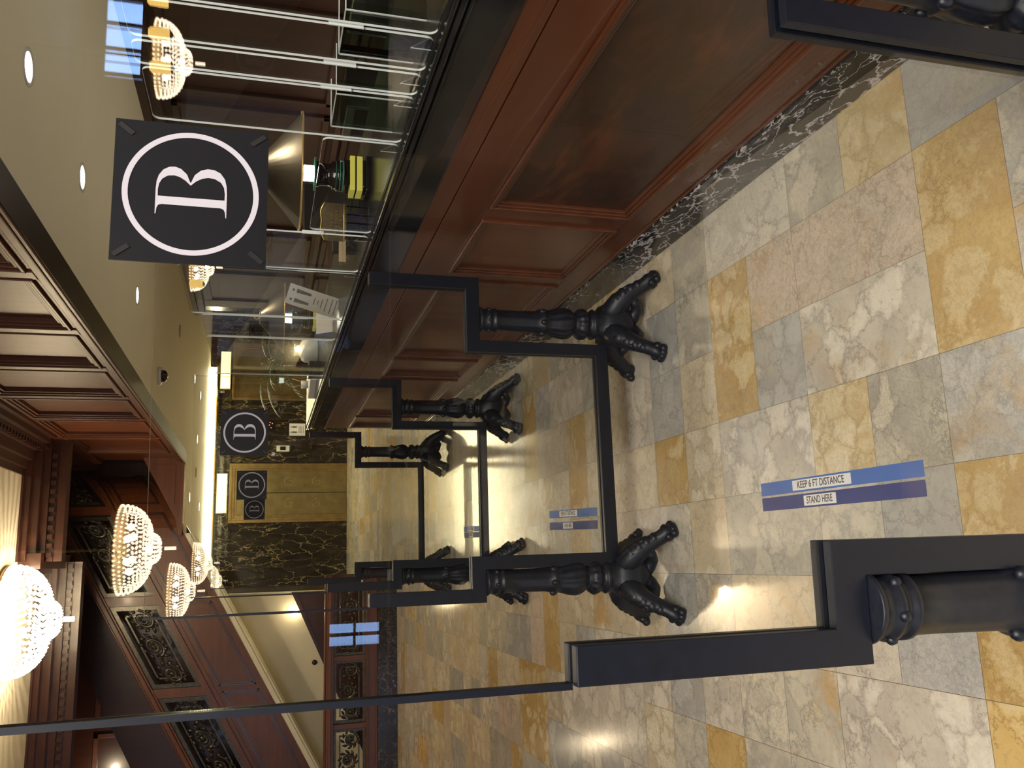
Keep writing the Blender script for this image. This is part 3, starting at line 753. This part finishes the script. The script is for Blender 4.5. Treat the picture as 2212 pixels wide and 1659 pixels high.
for k in range(1): MB().box(-.11,.11,-.15,.15,0,.045).build('sheets',M['white'],t,bevel=.002)
# desk bell and pens at the far end
t=thing('pen_cup','metal cup holding two pens at the far end of the desk','pen cup',(1.45,7.1,CT))
MB().lathe([(0,0),(.03,0),(.034,.08),(.031,.08),(.028,.004),(0,.004)],seg=20).build('cup',M['edge_light'],t)
for (a,b) in ((.05,.02),(-.03,-.05)):
    MB().tube([(0,0,.01),(a,b,.15)],.004,8).build('pen',M['tan'],t)
# black boxes on back counter
for (x,y,w_,d_,h_,nm) in ((3.1,2.4,.3,.25,.32,'black printer on the back counter behind the nearest guard'),(3.15,4.3,.34,.4,.38,'dark monitor block on the back counter'),(3.15,5.6,.3,.5,.30,'dark office machine on the back counter near the palm')):
    t=thing('office_machine',nm,'office machine',(x,y,.76))
    MB().box(-w_/2,w_/2,-d_/2,d_/2,0,h_).build('casing',M['black'],t,bevel=.01)
    MB().box(-w_/2-.004,-w_/2,-d_/2+.03,d_/2-.03,h_*.35,h_*.8).build('front_panel',M['black_gloss'],t)

# ------------------------------------------------------------------ palm by the end of the desk
t=thing('potted_palm','dark green potted palm at the far end behind the desk','plant',(3.05,13.35,0))
MB().lathe([(0,0),(.17,0),(.22,.38),(.235,.40),(.2,.40),(.19,.37),(0,.37)],seg=24).build('pot',M['pot'],t)
MB().tube([(0,0,.36),(.01,.02,.9),(-.01,0,1.35)],[.05,.04,.03],10).build('trunk',M['pot'],t)
rp=random.Random(3)
for k in range(17):
    a=2*PI*k/17+rp.uniform(-.2,.2); L=rp.uniform(.55,.85); el=rp.uniform(.1,1.2); z0=rp.uniform(1.15,1.4)
    fr=MB(); pts=[]
    for i in range(11):
        u=i/10; r_=L*u*math.cos(el*(1-.3*u)); z=z0+L*u*math.sin(el)-.55*L*u*u
        pts.append(Vector((r_*math.cos(a),r_*math.sin(a),z)))
    fr.tube(pts,[.006*(1-.8*i/10)+.001 for i in range(11)],5)
    for i in range(1,11):
        p=pts[i]; tg=(pts[i]-pts[i-1]).normalized(); sd=tg.cross(Vector((0,0,1))).normalized()
        for s in (-1,1):
            tip=p+sd*s*.16*(1-.05*i)+tg*.13-Vector((0,0,.05)); mid=(p+tip)/2+Vector((0,0,.012))
            w2=tg*.011
            fr.add([p-w2,mid-w2*1.3,tip,mid+w2*1.3,p+w2],[(0,1,2,3,4)],0)
    fr.build('frond',M['leaf'],t)

# ------------------------------------------------------------------ wall fittings on the marble pier
def wall_notice():
    t=thing('wall_notice','white notice with two silhouettes on the black marble pier','notice',(2.50,YF,.78))
    MB().box(-.115,.115,-.012,0,0,.29).build('sheet',M['white'],t)
    f=MB()
    for x in (-.05,.05):
        f.ball((x,-.013,.255),.013,10,6,sc=(1,.15,1)); f.prism([(x-.02,.235),(x+.02,.235),(x+.013,.15),(x-.013,.15)],-.0135,-.012,'y')
    for z in (.11,.09,.07,.03): f.box(-.06,.06,-.0132,-.012,z,z+.008)
    f.build('printing',M['grey_ink'],t)
wall_notice()
t=thing('sanitizer_dispenser','small grey and white dispenser on the black marble pier','dispenser',(2.135,YF,1.06))
MB().box(-.055,.055,-.09,0,0,.235).build('body',M['white_unit'],t,bevel=.012)
MB().box(-.035,.035,-.096,-.09,.07,.17).build('window',M['edge_dark'],t)
MB().box(-.05,.05,-.07,0,-.03,0).build('nozzle',M['black'],t,bevel=.004)
t=thing('call_panel','small elevator indicator panel with red lights on the marble pier','indicator panel',(2.58,YF,1.36))
MB().box(-.10,.10,-.012,0,-.04,.10).build('plate',M['black_gloss'],t)
for (x,z) in ((-.05,.04),(0,.07),(.03,.02),(.05,.06)):
    MB().box(x-.008,x+.008,-.015,-.012,z-.008,z+.008).build('light',M['red_led'],t)

# ------------------------------------------------------------------ glass partitions on cast iron stands
P_OUT=[(-.16,1.167),(-.16,.730),(-.040,.730),(-.040,.190),(.850,.190),(.850,.730),(1.110,.730),(1.110,1.167),
       (1.060,1.167),(1.060,.785),(.802,.785),(.802,.242),(.010,.242),(.010,.785),(-.110,.785),(-.110,1.167)]
def column_mesh():
    prof=[(.030,.06),(.070,.09),(.090,.13),(.086,.17),(.074,.20),(.055,.225),(.060,.238),(.064,.246),(.058,.254),(.050,.260),(.050,.268),
          (.058,.274),(.064,.286),(.064,.298),(.056,.312),(.044,.320),(.042,.324),(.048,.332),(.060,.350),(.064,.372),(.060,.400),(.052,.430),(.050,.452),(.055,.458),(.055,.466),(.049,.472),
          (.046,.50),(.044,.60),(.0435,.655),(.049,.660),(.049,.668),(.044,.672),(.044,.682),(.050,.686),(.050,.694),(.044,.700),(.046,.715),(.052,.722),(.052,.7295)]
    def mod(a,z):
        if .475<z<.65: return 1-.045*(.5+.5*math.cos(10*a))
        if .33<z<.45: return 1+.045*math.cos(12*a+ (z-.33)*20)
        if .266<z<.315: return 1+.035*math.cos(14*a)
        if .08<z<.21: return 1+.06*math.cos(4*a-PI)
        return 1
    m=MB().lathe(prof,seg=60,mod=mod)
    for k in range(6): # leaf nubs
        a=k*PI/3+.3; m.ball((.052*math.cos(a),.052*math.sin(a),.466),.012,8,6,sc=(1,1,1.3)); m.ball((.047*math.cos(a),.047*math.sin(a),.69),.009,8,6)
    return m
def claw_mesh(a):
    ca,sa=math.cos(a),math.sin(a)
    def P(r,z,s=0): return (r*ca-s*sa,r*sa+s*ca,z)
    m=MB()
    rs=[(.035,.172,.045),(.072,.162,.050),(.105,.146,.047),(.136,.122,.041),(.160,.096,.035),(.180,.070,.031),(.198,.048,.031),(.214,.034,.033),(.230,.025,.025),(.240,.016,.014)]
    m.tube([P(r,z) for r,z,_ in rs],[q for *_,q in rs],12,flat=.9)
    # inner scroll below the knee, leaving an eye-shaped gap
    sc=[(.020,.085,.034),(.050,.066,.028),(.080,.060,.023),(.105,.072,.021),(.128,.092,.022)]
    m.tube([P(r,z) for r,z,_ in sc],[q for *_,q in sc],10)
    sp=[P(.150+.022*(1-t/7)*math.cos(t)+.01,.122+.022*(1-t/7)*math.sin(t)) for t in [i*.5 for i in range(13)]]
    m.tube(sp,.007,6)
    for s in (-.018,-.006,.006,.018): # toes
        m.ball(P(.242-abs(s)*.5,.017,s*1.3),.0165,8,6,sc=(1.1,1.1,1.0)); m.ball(P(.222-abs(s)*.3,.036,s*1.4),.0165,8,6)
    for k in range(4): # ribs on the back of the leg
        r,z,q=rs[2+k]; m.ball(P(r+.008,z+.012),q*.78,8,6,sc=(1,1,.9))
    m.ball(P(.205,.022),.027,8,6,sc=(1,1,.8))
    return m
col_me=None; claw_me=[]
def stand(parent,x):
    global col_me
    if col_me is None:
        c=column_mesh().build('column',M['iron'],parent); col_me=c.data
        for k in range(4):
            q=claw_mesh(PI/4+k*PI/2+.06).build('claw_foot',M['iron'],c); claw_me.append(q.data)
    else:
        c=bpy.data.objects.new('column',col_me); COL.objects.link(c); c.parent=parent
        for me in claw_me:
            q=bpy.data.objects.new('claw_foot',me); COL.objects.link(q); q.parent=c
    c.location=(x,0,0); return c
def partition(y,label,yaw=0):
    t=thing('glass_partition',label,'partition',(0,y,0),rz=yaw,group='glass partitions on cast iron stands in front of the desk')
    fr=MB(); fr.prism(P_OUT,-.024,-.0062,'y'); fr.prism(P_OUT,.0062,.024,'y')
    fr.build('metal_frame',M['frame'],t,bevel=.0015)
    g=[(-.157,1.918),(-.157,.735),(-.037,.735),(-.037,.195),(.847,.195),(.847,.735),(1.107,.735),(1.095,1.94)]
    g=[(-.157,1.92),(-.157,.733),(-.037,.733),(-.037,.193),(.847,.193),(.847,.733),(1.107,.733),(1.107,1.94)]
    MB().prism(g,-.006,.006,'y',side=lambda i:2 if i==7 else 1).build('glass_pane',[M['pane'],M['edge_dark'],M['edge_light']],t)
    MB().box(-.165,-.157,-.009,.009,1.168,1.925).build('edge_trim',M['frame'],t)
    stand(t,-.085); stand(t,.94)
    return t
PY=[1.075,3.23,5.25,7.45]
partition(PY[0],'nearest glass partition, cut off by the picture edge, its thick black frame largest',-.034)
partition(PY[1],'second glass partition from the camera, both cast iron stands fully visible')
partition(PY[2],'third glass partition from the camera',-.017)
partition(PY[3],'farthest glass partition, in front of the elevator doors')
# emblem signs
def b_loops():
    def sm(pts,n=5):
        out=[]; m=len(pts)
        for i in range(m):
            p0,p1,p2,p3=[Vector(pts[(i+k)%m]) for k in (-1,0,1,2)]
            for k in range(n):
                t=k/n
                out.append(tuple(.5*((2*p1)+(-p0+p2)*t+(2*p0-5*p1+4*p2-p3)*t*t+(-p0+3*p1-3*p2+p3)*t**3)))
        return out
    outer=[(0,1.0),(.38,1.0),(.50,.992),(.60,.965),(.69,.905),(.74,.82),(.748,.745),(.72,.66),(.64,.575),(.515,.525),(.515,.515),(.64,.465),(.72,.38),(.752,.285),(.745,.19),(.70,.10),(.61,.035),(.50,.008),(.38,0),(0,0),
           (0,.012),(.09,.022),(.135,.045),(.15,.09),(.15,.91),(.135,.955),(.09,.978),(0,.988)]
    hole=[(.275,.968),(.38,.97),(.47,.955),(.545,.915),(.60,.84),(.612,.75),(.59,.67),(.54,.59),(.47,.518),(.54,.445),(.59,.365),(.614,.275),(.605,.18),(.555,.09),(.475,.045),(.38,.03),(.275,.032)]
    return outer,hole
bo,bh=b_loops()
def emblem(y,x,z,s,label,yaw=0):
    t=thing('emblem_sign',label,'sign',(x,y-x*math.sin(yaw)*-1,z),rz=yaw,group='black square emblem signs on the glass partitions')
    MB().box(-s/2,s/2,-.0015,.0015,-s/2,s/2).build('sign_panel',M['sign_black'],t)
    ring=MB(); R=.442*s; r=.405*s; n=72; vs=[];fs=[]
    for k in range(n):
        a=2*PI*k/n
        for q in (R,r):
            vs.append((q*math.cos(a),-.0022,q*math.sin(a)))
    for k in range(n):
        k2=(k+1)%n; fs.append((2*k,2*k2,2*k2+1,2*k+1))
    ring.add(vs,fs).build('ring',M['white_ink'],t)
    k=.46*s
    o=curve_mesh('letter',[[((p[0]-.39)*k,(p[1]-.5)*k) for p in bo],[((p[0]-.39)*k,(p[1]-.5)*k) for p in bh]],.0002,M['white_ink'],t)
    o.rotation_euler=(PI/2,0,0); o.location=(.02*s,-.0022,0)
    for (a,b) in ((1,1),(-1,1),(1,-1),(-1,-1)):
        v=MB(); c=Vector((a*.43*s,-.0030,b*.43*s)); d=Vector((-a*.035*s,0,-b*.045*s)); e=Vector((.012*s*b*a,0,-.012*s))
        v.add([c-d-e,c+d-e,c+d+e,c-d+e],[(0,1,2,3)]); v.build('mounting_tape',M['black'],t)
EO=.0085
emblem(PY[0]-EO,.449,1.640,.178,'largest black sign with a white ringed letter B, on the nearest glass',-.034)
emblem(PY[1]-EO,.476,1.612,.166,'second largest black ringed letter B sign, before the marble pier')
emblem(PY[2]-EO,.466,1.603,.168,'third black ringed letter B sign, before the brass elevator doors',-.017)
emblem(PY[3]-EO,.462,1.600,.165,'smallest black ringed letter B sign, partly covered by the next nearer one')

# ------------------------------------------------------------------ floor tape strips
def strip(p0,p1,wd,mat,txt,lab_a,lab_b,label,cat='floor sticker'):
    """p0 far end, p1 near end; writing reads from far to near end"""
    a=Vector(p0); b=Vector(p1); L=(b-a).length; ang=math.atan2(b.y-a.y,b.x-a.x)
    t=thing('floor_strip',label,cat,((a.x+b.x)/2,(a.y+b.y)/2,.0),rz=ang,group='six foot distance strips on the floor')
    MB().box(-L/2,L/2,-wd/2,wd/2,.0002,.0010).build('tape',mat,t)
    x0=-L/2+L*lab_a; x1=-L/2+L*lab_b
    MB().box(x0,x1,-wd*.37,wd*.37,.0010,.0014).build('label',M['white'],t)
    tm=text_mesh('lettering',txt,wd*.72,M['ink'],t,sx=1.0,bold=.0003)
    xs=[v.co.x for v in tm.data.vertices]; wdt=max(xs)-min(xs); k=(x1-x0)*.80/wdt
    for v in tm.data.vertices: v.co.x*=k
    tm.location=((x0+x1)/2-.01*(x1-x0),0,.0016)
def fl(px,py):
    d=c2w(Vector((px-1106,py-829.5,F_PX))); s=-HC/d.z; return (d.x*s,d.y*s)
ST=[('nearest',(1645,1059),(1996,1011),(1648,1091),(2001,1054)),
    ('middle',(1187,1112),(1290,1105),(1188,1137),(1291,1133)),
    ('farthest',(1002,1144),(1040,1141),(1003,1157),(1041,1154))]
for nm,a,b,c,d in ST:
    A,B_,C_,D_=fl(*a),fl(*b),fl(*c),fl(*d)
    strip(A,B_,.041,M['blue'],'KEEP 6 FT DISTANCE',.24,.62,'lighter blue floor strip reading keep 6 ft distance, %s pair'%nm)
    strip(C_,D_,.041,M['navy'],'STAND HERE',.31,.52,'navy floor strip reading stand here, %s pair'%nm)

# ------------------------------------------------------------------ carved scroll grilles
def scroll_pts(cx_,cz_,r0,turns,dirn,ph,n=26):
    return [(cx_+r0*(1-.85*i/n)*math.cos(ph+dirn*turns*2*PI*i/n),0,cz_+r0*(1-.85*i/n)*math.sin(ph+dirn*turns*2*PI*i/n)) for i in range(n+1)]
def grille(w_,h_,th=.02,seed=1):
    """openwork panel in XZ, x 0..w, z 0..h"""
    m=MB(); rr=random.Random(seed); e=.035*h_/.4
    for (a,b,c,d) in ((0,w_,0,e),(0,w_,h_-e,h_),(0,e,e,h_-e),(w_-e,w_,e,h_-e)): m.box(a,b,-th/2,th/2,c,d)
    e2=e*2.2
    for (a,b,c,d) in ((e2,w_-e2,e2,e2+e*.4),(e2,w_-e2,h_-e2-e*.4,h_-e2),(e2,e2+e*.4,e2,h_-e2),(w_-e2-e*.4,w_-e2,e2,h_-e2)): m.box(a,b,-th/3,th/3,c,d)
    n=max(2,round(w_/(h_*.62))); cw=w_/n
    for k in range(n):
        cx_=cw*(k+.5); cz_=h_*(.5+(.04 if k%2 else -.04)); R=min(cw,h_)*.36
        d_=1 if k%2 else -1
        m.tube(scroll_pts(cx_,cz_,R,1.6,d_,PI*(k%2)),[R*.17*(1-.5*i/26)+.003 for i in range(27)],7,flat=.9)
        m.tube(scroll_pts(cx_,cz_,R*.62,1.0,-d_,.6),R*.11,6)
        m.ball((cx_,0,cz_),R*.30,10,7,sc=(1,.8,1))
        for q in range(6): # rosette petals
            a=q*PI/3; m.ball((cx_+R*.40*math.cos(a),0,cz_+R*.40*math.sin(a)),R*.17,8,5,sc=(1,.7,1))
        for q in range(10): # acanthus leaves around
            a=q*2*PI/10+.4*k; r1=R*.95; r2=R*(1.25+.25*rr.random())
            p0=Vector((cx_+r1*math.cos(a),0,cz_+r1*math.sin(a))); p2=Vector((cx_+r2*math.cos(a+.5*d_),0,cz_+r2*math.sin(a+.5*d_)))
            p2.x=min(max(p2.x,e),w_-e); p2.z=min(max(p2.z,e),h_-e); p0.x=min(max(p0.x,e),w_-e); p0.z=min(max(p0.z,e),h_-e)
            pm=(p0+p2)/2+Vector((0,-.01,0)); m.tube([p0,pm,p2],[R*.08,R*.21,R*.05],7,flat=.6)
    return m
# level balustrade in front of the stair
bal=thing('balustrade','low balustrade of black marble, mahogany rails and dark carved scroll grilles at left','balustrade',(0,10.31,0))
BX0,BX1=-6.5,-.12
MB().box(BX0,BX1,0,.2,0,.232).build('marble_base',M['brown_marble'],bal,bevel=.004)
MB().box(BX0,BX1,.02,.18,.232,.345).box(BX0,BX1,.0,.2,.232,.25).box(BX0,BX1,.005,.195,.335,.35).build('bottom_rail',M['mahog_x'],bal,bevel=.004)
MB().box(BX0,BX1,.01,.19,.715,.80).box(BX0,BX1,-.005,.205,.745,.78).box(BX0,BX1,.04,.16,.80,.818).build('top_rail',M['mahog_x'],bal,bevel=.006)
xs=[-.16,-1.02,-1.13,-2.0,-2.11,-2.98,-3.09,-3.96]
xs=[(-1.03,-.16),(-1.76,-1.08),(-2.50,-1.82),(-3.24,-2.56),(-3.98,-3.30)]
for k,(a,b) in enumerate(xs):
    g=grille(b-a,.365,.03,k+1); g.xf(lambda v,a=a:Vector((v.x+a,v.y+.09,v.z+.35))); g.build('grille_panel',M['bronze'],bal,fixn=False)
for a in (-.14,-1.055,-1.79,-2.53,-3.27,-4.02): MB().box(a-.03 if a>-.2 else a-.028,a+.02 if a>-.2 else a+.028,.04,.16,.345,.72).build('baluster_post',M['mahog_x'],bal,bevel=.003)

# ------------------------------------------------------------------ staircase rising behind it to the right, its band turning at the top
SL=.545; YS=11.80
def Lz(x): return 2.49+SL*(x-.459)
TH0=.45  # start of the curve
CR=.80
def path(s):
    """s: distance along plan from x=-6.5; returns x,y,normal(out)"""
    L0=TH0+6.5
    if s<=L0: return (-6.5+s,YS,Vector((0,-1,0)),s)
    a=(s-L0)/CR
    if a<=PI/2: return (TH0+CR*math.sin(a),YS+CR*(1-math.cos(a)),Vector((math.sin(a),-math.cos(a),0)),s)
    return (TH0+CR,YS+CR+(s-L0-CR*PI/2),Vector((1,0,0)),s)
def band(mb,s0,s1,z0,z1,out0,out1,step=.12):
    """z0,z1 offsets above the stringer foot; out0..out1 thickness along the outward normal"""
    n=max(1,int((s1-s0)/step)+1)
    rings=[]
    for i in range(n+1):
        s=s0+(s1-s0)*i/n; x,y,nn,_=path(s); zb=Lz(-6.5+s)
        p=Vector((x,y,0)); rings.append([p+nn*out0+Vector((0,0,zb+z0)),p+nn*out1+Vector((0,0,zb+z0)),p+nn*out1+Vector((0,0,zb+z1)),p+nn*out0+Vector((0,0,zb+z1))])
    vs=[v for r in rings for v in r]; fs=[]
    for i in range(n):
        for k in range(4):
            k2=(k+1)%4; fs.append((4*i+k,4*i+k2,4*i+4+k2,4*i+4+k))
    fs.append((3,2,1,0)); fs.append((4*n,4*n+1,4*n+2,4*n+3))
    mb.add(vs,fs,0,False); return mb
stair=thing('staircase','mahogany staircase with carved grille balustrade rising to the right along the atrium','staircase',(0,0,0))
S_END=6.5+TH0+CR*PI/2+.12
b=MB(); band(b,0,S_END,0,.66,-.06,0); b.build('stringer',M['mahog_x'],stair,fixn=True)
b=MB(); band(b,0,S_END,.0,.03,0,.014); band(b,0,S_END,.60,.63,0,.012); band(b,0,S_END,.66,.70,-.06,.03); band(b,0,S_END,.70,.735,-.06,.018); b.build('stringer_moulding',M['mahog_x'],stair,fixn=True)
# moulded parallelogram panels
s=S_END-.2; k=0
edges_x=[.72,-.40,-1.50,-2.62,-3.74]
for k,(x1) in enumerate(edges_x):
    x0=x1-1.04; pm=MB(); s0=x0+6.5; s1=x1+6.5
    for (o,wd,out) in ((0,.018,.010),(.025,.012,.006)):
        band(pm,s0+o,s1-o,.10+o,.10+o+wd,-.005,out); band(pm,s0+o,s1-o,.54-o-wd,.54-o,-.005,out)
        band(pm,s0+o,s0+o+wd,.10+o,.54-o,-.005,out); band(pm,s1-o-wd,s1-o,.10+o,.54-o,-.005,out)
    pm.build('panel_moulding',M['mahog_dark'],stair,fixn=True)
pm=MB()
for (sa,sb) in ((.84+6.5,.84+6.5+.8),):
    for (o,wd,out) in ((0,.018,.010),):
        band(pm,sa,sb,.10,.118,-.005,out); band(pm,sa,sb,.522,.54,-.005,out); band(pm,sa,sa+wd,.10,.54,-.005,out); band(pm,sb-wd,sb,.10,.54,-.005,out)
pm.build('panel_moulding',M['mahog_dark'],stair,fixn=True)
# handrail
b=MB(); band(b,0,S_END,1.30,1.33,-.05,.02); band(b,0,S_END,1.33,1.39,-.07,.04); band(b,0,S_END,1.39,1.415,-.05,.02); b.build('handrail',M['mahog_x'],stair,bevel=.006,fixn=True)
# grille panels following the slope
gx=[(-.31,.68),(-1.42,-.43),(-2.54,-1.54),(-3.66,-2.66),(-4.78,-3.78)]
def map_band(v,a):
    s_=v.x+a+6.5; x,y,nn,_=path(s_); p=Vector((x,y,0))+nn*(-v.y-.02); return Vector((p.x,p.y,Lz(-6.5+s_)+.735+v.z))
for k,(a,bb) in enumerate(gx):
    g=grille(bb-a,.56,.03,k+11); g.xf(lambda v,a=a:map_band(v,a)); g.build('grille_panel',M['bronze'],stair)
g=grille(.70,.56,.03,31); g.xf(lambda v:map_band(v,.84)); g.build('grille_panel',M['bronze'],stair)
for x in (-4.84,-3.72,-2.60,-1.48,-.37,.76):
    b=MB(); band(b,x+6.5-.055,x+6.5+.055,.735,1.30,-.05,.008); b.build('grille_post',M['mahog_x'],stair,fixn=True)
# soffit of the flight and its cream edge band
b=MB(); band(b,0,6.5+TH0,-.07,0.0,-.06,.005); band(b,0,6.5+TH0,-.10,-.07,-.7,-.012); b.build('soffit',M['beige'],stair,fixn=True)
# treads inside
tr=MB()
for k in range(20):
    x1=.35-k*.28; z=Lz(x1)+.38; tr.box(x1-.28,x1,YS+.07,12.5,z-.2,z)
tr.build('steps',M['mahog_dark'],stair)
# dark wainscot on the far side of the stair
S(MB().prism([(-6.5,Lz(-6.5)-.05),(.6,Lz(.6)-.05),(.6,Lz(.6)+2.0),(-6.5,Lz(-6.5)+2.3)],12.44,12.49,'y'),'trim_9',M['mahog_dark'])
# lower flight: dark sloping wood dado on the beige wall
lf=thing('stair_dado','dark wood dado sloping down to the left on the beige wall behind the balustrade','wall panelling',(0,12.5,0))
pts=[(-.36,1.12),(-1.2,.74),(-2.6,.10),(-2.6,.0),(-.36,.0)]
MB().prism(pts,-.05,0,'y').build('panel',M['mahog_dark'],lf)
MB().prism([(-.36,1.12),(-1.2,.74),(-2.6,.10),(-2.6,.05),(-1.2,.69),(-.36,1.06)],-.07,-.05,'y').build('cap_rail',M['mahog_dark'],lf)
wl=thing('step_light','small glowing wall light just above the sloping dado','wall light',(-.62,12.5,1.06))
MB().lathe([(0,-.03),(.028,-.028),(.032,-.012),(.032,0)],axis='y',seg=20).build('lens',plain('step_lens',(1,1,1),.5,emit=(1,.8,.5),es=30),wl)
point('step_glow',(-.60,12.40,1.10),1.6,(1,.78,.45),.03)
wk=thing('wall_button','small round dark button on the beige wall above the balustrade','button',(-1.30,12.5,.80))
MB().lathe([(0,-.02),(.03,-.02),(.035,-.01),(.035,0)],axis='y',seg=20).build('button_cap',M['black'],wk)
# beige wall beyond the balustrade is wall_stair

# ------------------------------------------------------------------ chandeliers
def make_chandelier(loc,R,label,mat,power,bead,drop=.30,rod=0):
    t=thing('chandelier',label,'chandelier',loc,group='crystal bowl chandeliers')
    MB().lathe([(.0,0),(R*1.0,0),(R*1.02,-.03),(R*.97,-.05),(R*.9,-.05),(.0,-.02)],seg=48).build('ceiling_ring',M['brass'],t)
    cr=MB(); tiers=10
    def prof(u): # u 0 top .. 1 centre bottom
        return R*math.cos(u*PI/2)**.75, -.05-drop*math.sin(u*PI/2)**.9
    for i in range(tiers):
        u=i/tiers*.86; r_,z=prof(u); n=max(8,int(2*PI*r_/(bead*3.3)))
        for k in range(n):
            a=2*PI*k/n; cr.bead((r_*math.cos(a),r_*math.sin(a),z),bead)
    cr.build('crystal_strands',mat,t,kind='stuff')
    c2=MB(); R2=R*.36
    for i in range(7):
        u=i/7; r_=R2*math.cos(u*PI/2)**.6; z=-.05-drop*.86-R2*.75*math.sin(u*PI/2); n=max(5,int(2*PI*r_/(bead*3.0)))
        for k in range(n):
            a=2*PI*(k+.5*(i%2))/n; c2.bead((r_*math.cos(a),r_*math.sin(a),z),bead*.9)
    c2.build('crystal_bowl',mat,t,kind='stuff')
    zb=-.05-drop*.86-R2*.75
    MB().lathe([(0,zb-.03),(bead*1.2,zb-.03),(bead*1.2,zb-.12),(0,zb-.12)],seg=8,smooth=False).build('pendant',mat,t)
    for k in range(6):
        a=k*PI/3; MB().ball((R*.5*math.cos(a),R*.5*math.sin(a),-.12),.03,10,7).build('bulb',M['bulb'],t)
    point('chandelier_glow',(loc[0],loc[1],loc[2]-drop-.02),power,WARM,.03)
    if rod: MB().lathe([(.012,0),(.012,rod)],seg=10).build('rod',M['brass'],t)
    return t
make_chandelier((-.42,9.15,ZU-.005),.50,'large bright crystal chandelier under the cream plaster ceiling',M['crystal_hot'],60,.019,.33)
make_chandelier((-.28,-5.6,2.69),.36,'crystal chandelier hanging in the entry behind the photographer',M['crystal'],60,.012,.24,ZU-2.69)
make_chandelier((4.3,-6.2,2.64),.36,'crystal chandelier in the right bay of the entry behind the photographer',M['crystal'],50,.013,.24,ZU-2.64)
# amber lanterns of the entry, showing as golden reflections beside the chandelier
def amber(loc,rod,label):
    t=thing('hanging_lantern',label,'lantern',loc,group='amber lanterns over the entry behind the photographer')
    MB().lathe([(.045,0),(.06,.02),(.055,.15),(.03,.17)],seg=6,smooth=False).build('amber_glass',M['amber'],t)
    f=MB(); f.lathe([(.0,.17),(.045,.17),(.02,.21),(0,.21)],seg=6,smooth=False).lathe([(0,-.03),(.02,-.02),(.048,0),(0,0)],seg=6,smooth=False).tube([(0,0,.2),(0,0,rod)],.006,6)
    f.build('brass_frame',M['brass'],t)
for k,(x,y,z) in enumerate(((3.72,-5.2,2.36),(4.02,-5.2,2.38),(4.32,-5.2,2.40),(4.66,-5.2,2.42))):
    amber((x,y,z),ZU-z,'amber hanging lantern behind the photographer, '+['leftmost','second from left','third from left','rightmost'][k]+' of four in the reflection')
